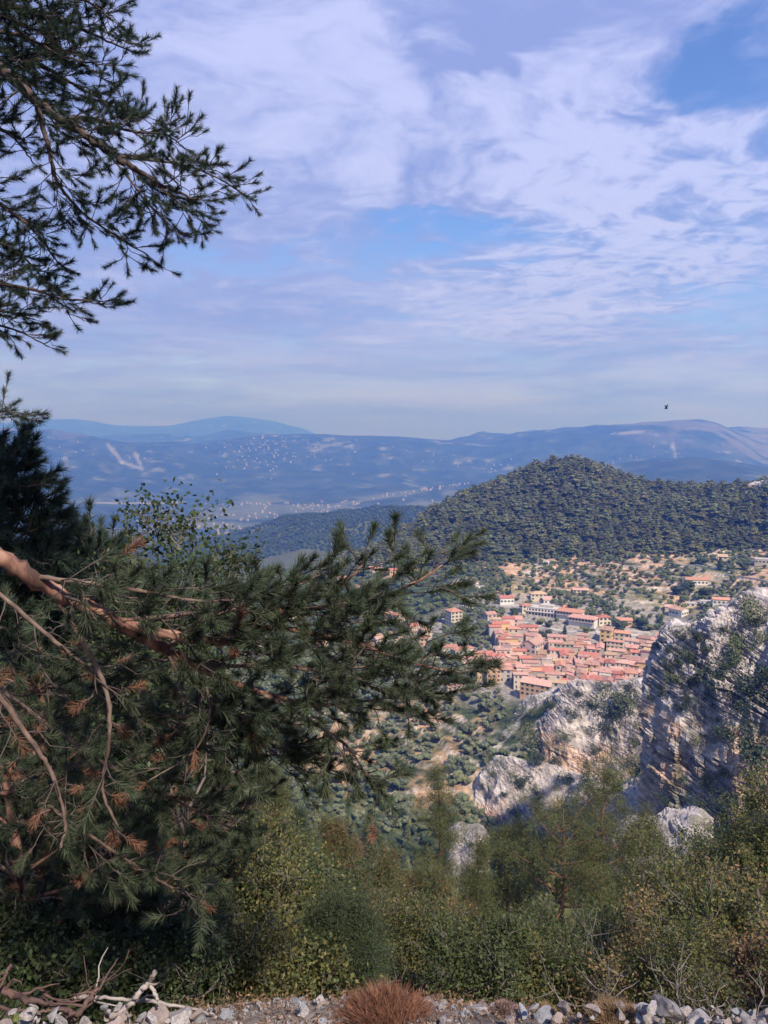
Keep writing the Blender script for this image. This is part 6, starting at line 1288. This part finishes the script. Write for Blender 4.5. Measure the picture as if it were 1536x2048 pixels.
def stone(px, py, wpx, label, mi=0, D=None, group=None):
    D = D or 3.2; p = pix(px, py, D); s = wpx / FPX * math.hypot(D, p.z) * .5; z = ground(p.x, p.y)
    o = bpy.data.objects.new('stone', ST[rs.integers(0, 7)][mi]); COL.objects.link(o); o.location = (p.x, p.y, max(z, p.z - s * .2) if D < 4 else z + s * .2); o.scale = (s, s, s); o.rotation_euler = (rs.normal() * .3, rs.normal() * .3, rs.uniform(0, 6.28))
    tag(o, label, 'stone', group)
for px, py, w, mi, lb in ((1340,2010,95,0,'pale pointed boulder, largest at the lower right'),(1300,2032,80,0,'pale boulder left of the pointed one'),(1395,2034,95,0,'broad pale boulder right of the pointed one'),(1440,2040,70,0,'grey boulder right of the broad one'),(1200,2036,62,1,'tan wedge-shaped stone by the dry grass'),(1255,2046,40,0,'small pale stone left of the boulders'),
    (1080,2030,70,2,'bluish flat stone right of the rust tuft'),(1030,2036,60,0,'pale stone behind the brown grass tuft'),(960,2034,56,0,'grey stone just right of the rust tuft'),(370,2024,70,0,'grey block under the dead branch'),(320,2034,80,1,'pinkish stone beside the grey block'),(240,2042,60,1,'rounded pink stone at lower left'),(400,2036,60,2,'bluish stone right of the grey block'),
    (60,2036,46,0,'pale stone at the lower left corner'),(120,2044,50,0,'grey stone second from the lower left corner'),(600,2022,50,2,'bluish slab left of the rust tuft'),(640,2014,34,0,'pale chip left of the rust tuft'),(1500,2044,80,0,'grey boulder at the lower right corner'),(1530,2030,50,1,'pinkish stone in the right corner'),(1130,2012,60,1,'pink earthy stone behind the bluish flat one')):
    stone(px, py, w, lb, mi)
for k in range(230):
    px = rs.uniform(-60, 1600); py = rs.uniform(2008, 2075); w = 12 + 34 * rs.random() ** 2.2; mi_ = int(rs.choice([0, 0, 1, 2]))
    wh_ = 'under the dead branches' if px < 330 else ('between the dead branches and the rust-red plant' if px < 690 else ('around the rust-red plant' if px < 880 else ('between rust-red plant and boulders' if px < 1230 else 'among the pale boulders')))
    stone(px, py, w, f"{'chip' if w < 18 else 'broken lump'} of {['grey', 'pinkish', 'bluish'][mi_]} stone on the verge {wh_}", mi_, rs.uniform(3.0, 3.35), 'loose stones along the verge')
tv = [stone_mesh(800 + k, 1) for k in range(3)]
n_ = 9000; a = rs.uniform(R(-60), R(60), n_); d = rs.uniform(2.2, 3.8, n_); x = np.sin(a) * d; y = np.cos(a) * d
tag(scatter('verge_gravel', [(v, f, np.zeros(len(f), int)) for v, f in tv], [STM[0]], np.stack([x, y, groundv(x, y) + .006], 1), rs.uniform(0, 6, (n_, 3)), rs.uniform(.006, .024, n_)), 'loose grey gravel strewn along the verge', 'gravel')
n_ = 2600; c0 = pix(1440, 1728, 124); c1 = pix(1320, 1758, 112); t = rs.random(n_); x = c1.x + (c0.x - c1.x) * t + rs.normal(size=n_) * 3.4; y = c1.y + (c0.y - c1.y) * t + rs.normal(size=n_) * 4.5
tag(scatter('scree', [(v, f, np.zeros(len(f), int)) for v, f in tv], [mat('scree stone', [(.42,.40,.44),(.62,.60,.64)], 3, var=.25)], np.stack([x, y, groundv(x, y)], 1), rs.uniform(0, 6, (n_, 3)), rs.uniform(.15, .6, n_)), 'pale grey scree spilling below the big cliff', 'scree')
for k, (px, py, D, w) in enumerate(((1160+2,1652,205,16),(1350,1690,150,14),(1325,1735,122,18),(1300,1712,140,14),(1372,1650,175,16),(1415,1700,135,20),(1455,1742,115,16),(1160,1700,170,12),(1215,1688,175,16),(1100,1690,180,13))):
    p = pix(px, py, D); s = w / FPX * D * .5; o = bpy.data.objects.new('boulder', ST[k % 7][0]); COL.objects.link(o); o.location = (p.x, p.y, ground(p.x, p.y) + s * .2); o.scale = (s, s, s * 1.2); o.rotation_euler = (.2 * k, .1, k)
    tag(o, 'pale boulder resting on the slope under the big cliff', 'boulder', 'boulders under the big cliff')
DW = mat('weathered dead wood', [(.16,.13,.12),(.34,.30,.28),(.46,.42,.40)], 9, bump=.006, vec=(1,1,.3)); DR = mat('reddish dead wood', [(.07,.045,.042),(.16,.10,.088)], 9, bump=.006)
def deadwood(label, C_, r0, r1, m, seed, subs=3, L_=.25):
    rg = np.random.default_rng(seed); P = crv([pix(*c) for c in C_], 6 * len(C_)); b = P[0].copy(); P = P - b; P += rg.normal(size=P.shape) * r0 * .25
    root = empty('dead_branch', tuple(b)); tag(root, label, 'dead branch'); tubes('stem', [(P, np.linspace(r0, r1, len(P)))], 7, root, [m], .15, seed)
    for k in range(subs):
        i = int(rg.integers(2, len(P) - 2)); d = nrm(nrm(P[i+1] - P[i]) + rg.normal(size=3) * .6 + [0, 0, .3]); q = [P[i]]
        for s in range(5): d = nrm(d + rg.normal(size=3) * .25); q.append(q[-1] + d * L_ * rg.uniform(.6, 1.2) / 5)
        tubes('side_branch', [(np.array(q), np.linspace(r0 * .5, .002, 6))], 5, root, [m])
deadwood('pale grey forked dead branch standing up among the stones', [(212,2038,3.2),(255,2015,3.25),(278,1985,3.25),(298,1965,3.25),(309,1943,3.25)], .014, .010, DW, 1, 1, .08)
deadwood('short prong leaning right off the pale forked branch', [(300,1972,3.24),(310,1985,3.22),(315,2000,3.2),(318,2012,3.2)], .009, .004, DW, 2, 0)
deadwood('long grey dead branch lying level behind the stones', [(150,1992,3.5),(200,1996,3.5),(280,2002,3.4),(340,2008,3.3),(400,2022,3.25),(430,2030,3.2)], .010, .005, DW, 3, 3)
for k, (lb, C_, r_) in enumerate((('thick dark red dead branch at the lower left, pointing right',[(-40,1958,3.6),(20,1985,3.5),(60,2000,3.4),(110,2012,3.3),(150,2025,3.2)],.017),('thin dark red dead branch crossing above the thick one',[(20,1930,3.6),(5,1965,3.5),(-20,2000,3.4)],.008),('curved dead twig behind the thick red branch',[(75,1975,3.5),(100,1995,3.5),(140,2005,3.4),(165,1998,3.4)],.006),
    ('broken reddish stump leaning by the long grey branch',[(150,2035,3.2),(172,2010,3.25),(188,1985,3.3),(192,1978,3.3)],.013),('tangled dead twigs at the left edge',[(-20,2010,3.3),(30,2020,3.3),(80,2022,3.25),(130,2018,3.25)],.008),('dead twig rising left of the pale branch',[(180,1990,3.5),(200,1975,3.6),(205,1965,3.6)],.005))):
    deadwood(lb, C_, r_, r_ * .5, DR, 20 + k, 4, .2)
def stalks(rg, n_=60, h=.22, w=.0012, lean=.8):
    a = rg.uniform(0, 6.28, n_); s = rg.uniform(.05, lean, n_); d = np.stack([np.cos(a)*np.sin(s), np.sin(a)*np.sin(s), np.cos(s)], 1); L_ = h * rg.uniform(.5, 1.1, (n_, 1)); b = d * [.1, .1, 0] * h
    m = b + d * L_ * .6; e = b + d * L_ + np.stack([np.cos(a), np.sin(a), -.3 + 0*a], 1) * L_ * .12; q = np.cross(d, [0, 0, 1.]); q /= np.linalg.norm(q, axis=1, keepdims=True) + 1e-6
    V_ = np.stack([b - q*w, b + q*w, m + q*w, m - q*w, e], 1).reshape(-1, 3); i = np.arange(n_)[:, None] * 5
    return V_, np.concatenate([i + [0, 1, 2], i + [0, 2, 3], i + [3, 2, 4]]), np.zeros(3 * n_, int)
RUST = mat('rust-red dry stalks', [(.13,.06,.038),(.26,.125,.08)], 30, var=.25); STRAW = mat('brown dry stalks', [(.15,.10,.055),(.30,.20,.12)], 30, var=.25); MAUVE = mat('mauve dry heads', [(.20,.13,.12),(.30,.21,.19)], 30, var=.2)
def dry_tuft(px, py, D, wpx, hpx, m, label, seed, n_=50):
    rg = np.random.default_rng(seed); p = pix(px, py, D); k = D * 1.25 / FPX; W_ = wpx * k / 2; Hh = hpx * k; z = min(p.z, ground(p.x, p.y) + .05)
    T_ = [stalks(rg, 70, Hh * .62, .0011, 1.15) for _ in range(3)]; u = unit(n_, rg); rr = rg.uniform(0, 1, (n_, 1)) ** .5; P = u * rr * [W_ * .8, W_ * .6, 0]; P[:, 2] = (1 - rr[:, 0] ** 2) * Hh * .45
    root = empty('dry_tuft', (p.x, p.y, z)); tag(root, label, 'dry plant'); scatter('stalks', T_, [m], P, dir_euler(P / [W_, W_, Hh] * .9 + [0, 0, .7], rg), rg.uniform(.7, 1.1, n_), root)
dry_tuft(772, 2070, 3.05, 190, 84, RUST, 'rust-red dry cushion plant at the bottom centre', 1, 130)
dry_tuft(1010, 2044, 3.2, 50, 36, MAUVE, 'mauve-brown dry tuft right of the rust-red cushion', 2, 40)
dry_tuft(1235, 2050, 3.2, 120, 40, STRAW, 'wide brown dry grass tuft left of the boulders', 3, 60)
dry_tuft(1090, 2036, 3.3, 50, 24, STRAW, 'small brown grass tuft behind the bluish stone', 4, 30)
dry_tuft(30, 2020, 3.4, 40, 50, mat('pale green blades', [(.14,.17,.05),(.24,.26,.10)], 10), 'pale green weed at the lower left corner', 5, 16)
n_ = 8500; a = rs.uniform(R(-60), R(60), n_); d = rs.uniform(2.6, 5.2, n_); x = np.sin(a) * d; y = np.cos(a) * d
LT = [leaf_spray(rT, 7, .10, .012, .005) for _ in range(3)]
tag(scatter('leaf_litter', LT, [LEAF_E, NEED_R, BARK_W], np.stack([x, y, groundv(x, y) + .004], 1), np.stack([rs.uniform(-1.8, -1.3, n_), 0 * x, rs.uniform(0, 6, n_)], 1), rs.uniform(.4, 1.0, n_)), 'dry leaves and needles littering the verge between the stones', 'leaf litter')
# bird
p = pix(1332, 817, 60); br = empty('bird', p); tag(br, 'small dark bird flying above the right-hand mountain', 'bird')
bd = MB(); bd.add([(-.16,0,0),(-.05,-.04,.01),(.10,-.03,.02),(.17,0,.0),(-.05,.04,.01),(.10,.03,.02),(0,0,.05),(0,0,-.045),(-.26,0,.02)], [(0,1,7),(1,2,7),(2,3,7),(3,5,7),(5,4,7),(4,0,7),(0,6,1),(1,6,2),(2,6,3),(3,6,5),(5,6,4),(4,6,0),(8,1,4)])
link('body', bd.mesh('body'), br, [mat('bird feathers', [(.03,.03,.035),(.06,.06,.06)], 10)])
for s in (-1, 1):
    wb = MB(); wb.add([(.06, s*.03, .02), (-.05, s*.03, .02), (-.03, s*.2, .20), (.07, s*.2, .22), (-.02, s*.34, .30)], [(0,1,2,3),(3,2,4)] ); link('wing', wb.mesh('wing'), br, [MATS['bird feathers']])
# ------------------------------------------------------------------ air
def add_haze():
    S = 29000; mb = MB(); mb.box(-S, S, -S, S, -1150, 620); me = mb.mesh('haze'); o = link('haze', me)
    m = bpy.data.materials.new('thin_air'); m.use_nodes = True; t = m.node_tree; t.nodes.clear()
    v = t.nodes.new('ShaderNodeVolumePrincipled'); v.inputs['Color'].default_value = (.12, .29, .95, 1); v.inputs['Absorption Color'].default_value = (.86, .86, .86, 1)
    v.inputs['Density'].default_value = 2.35e-4; v.inputs['Anisotropy'].default_value = .35
    ot = t.nodes.new('ShaderNodeOutputMaterial'); t.links.new(v.outputs[0], ot.inputs['Volume']); me.materials.append(m)
    tag(o, kind='stuff')
add_haze()
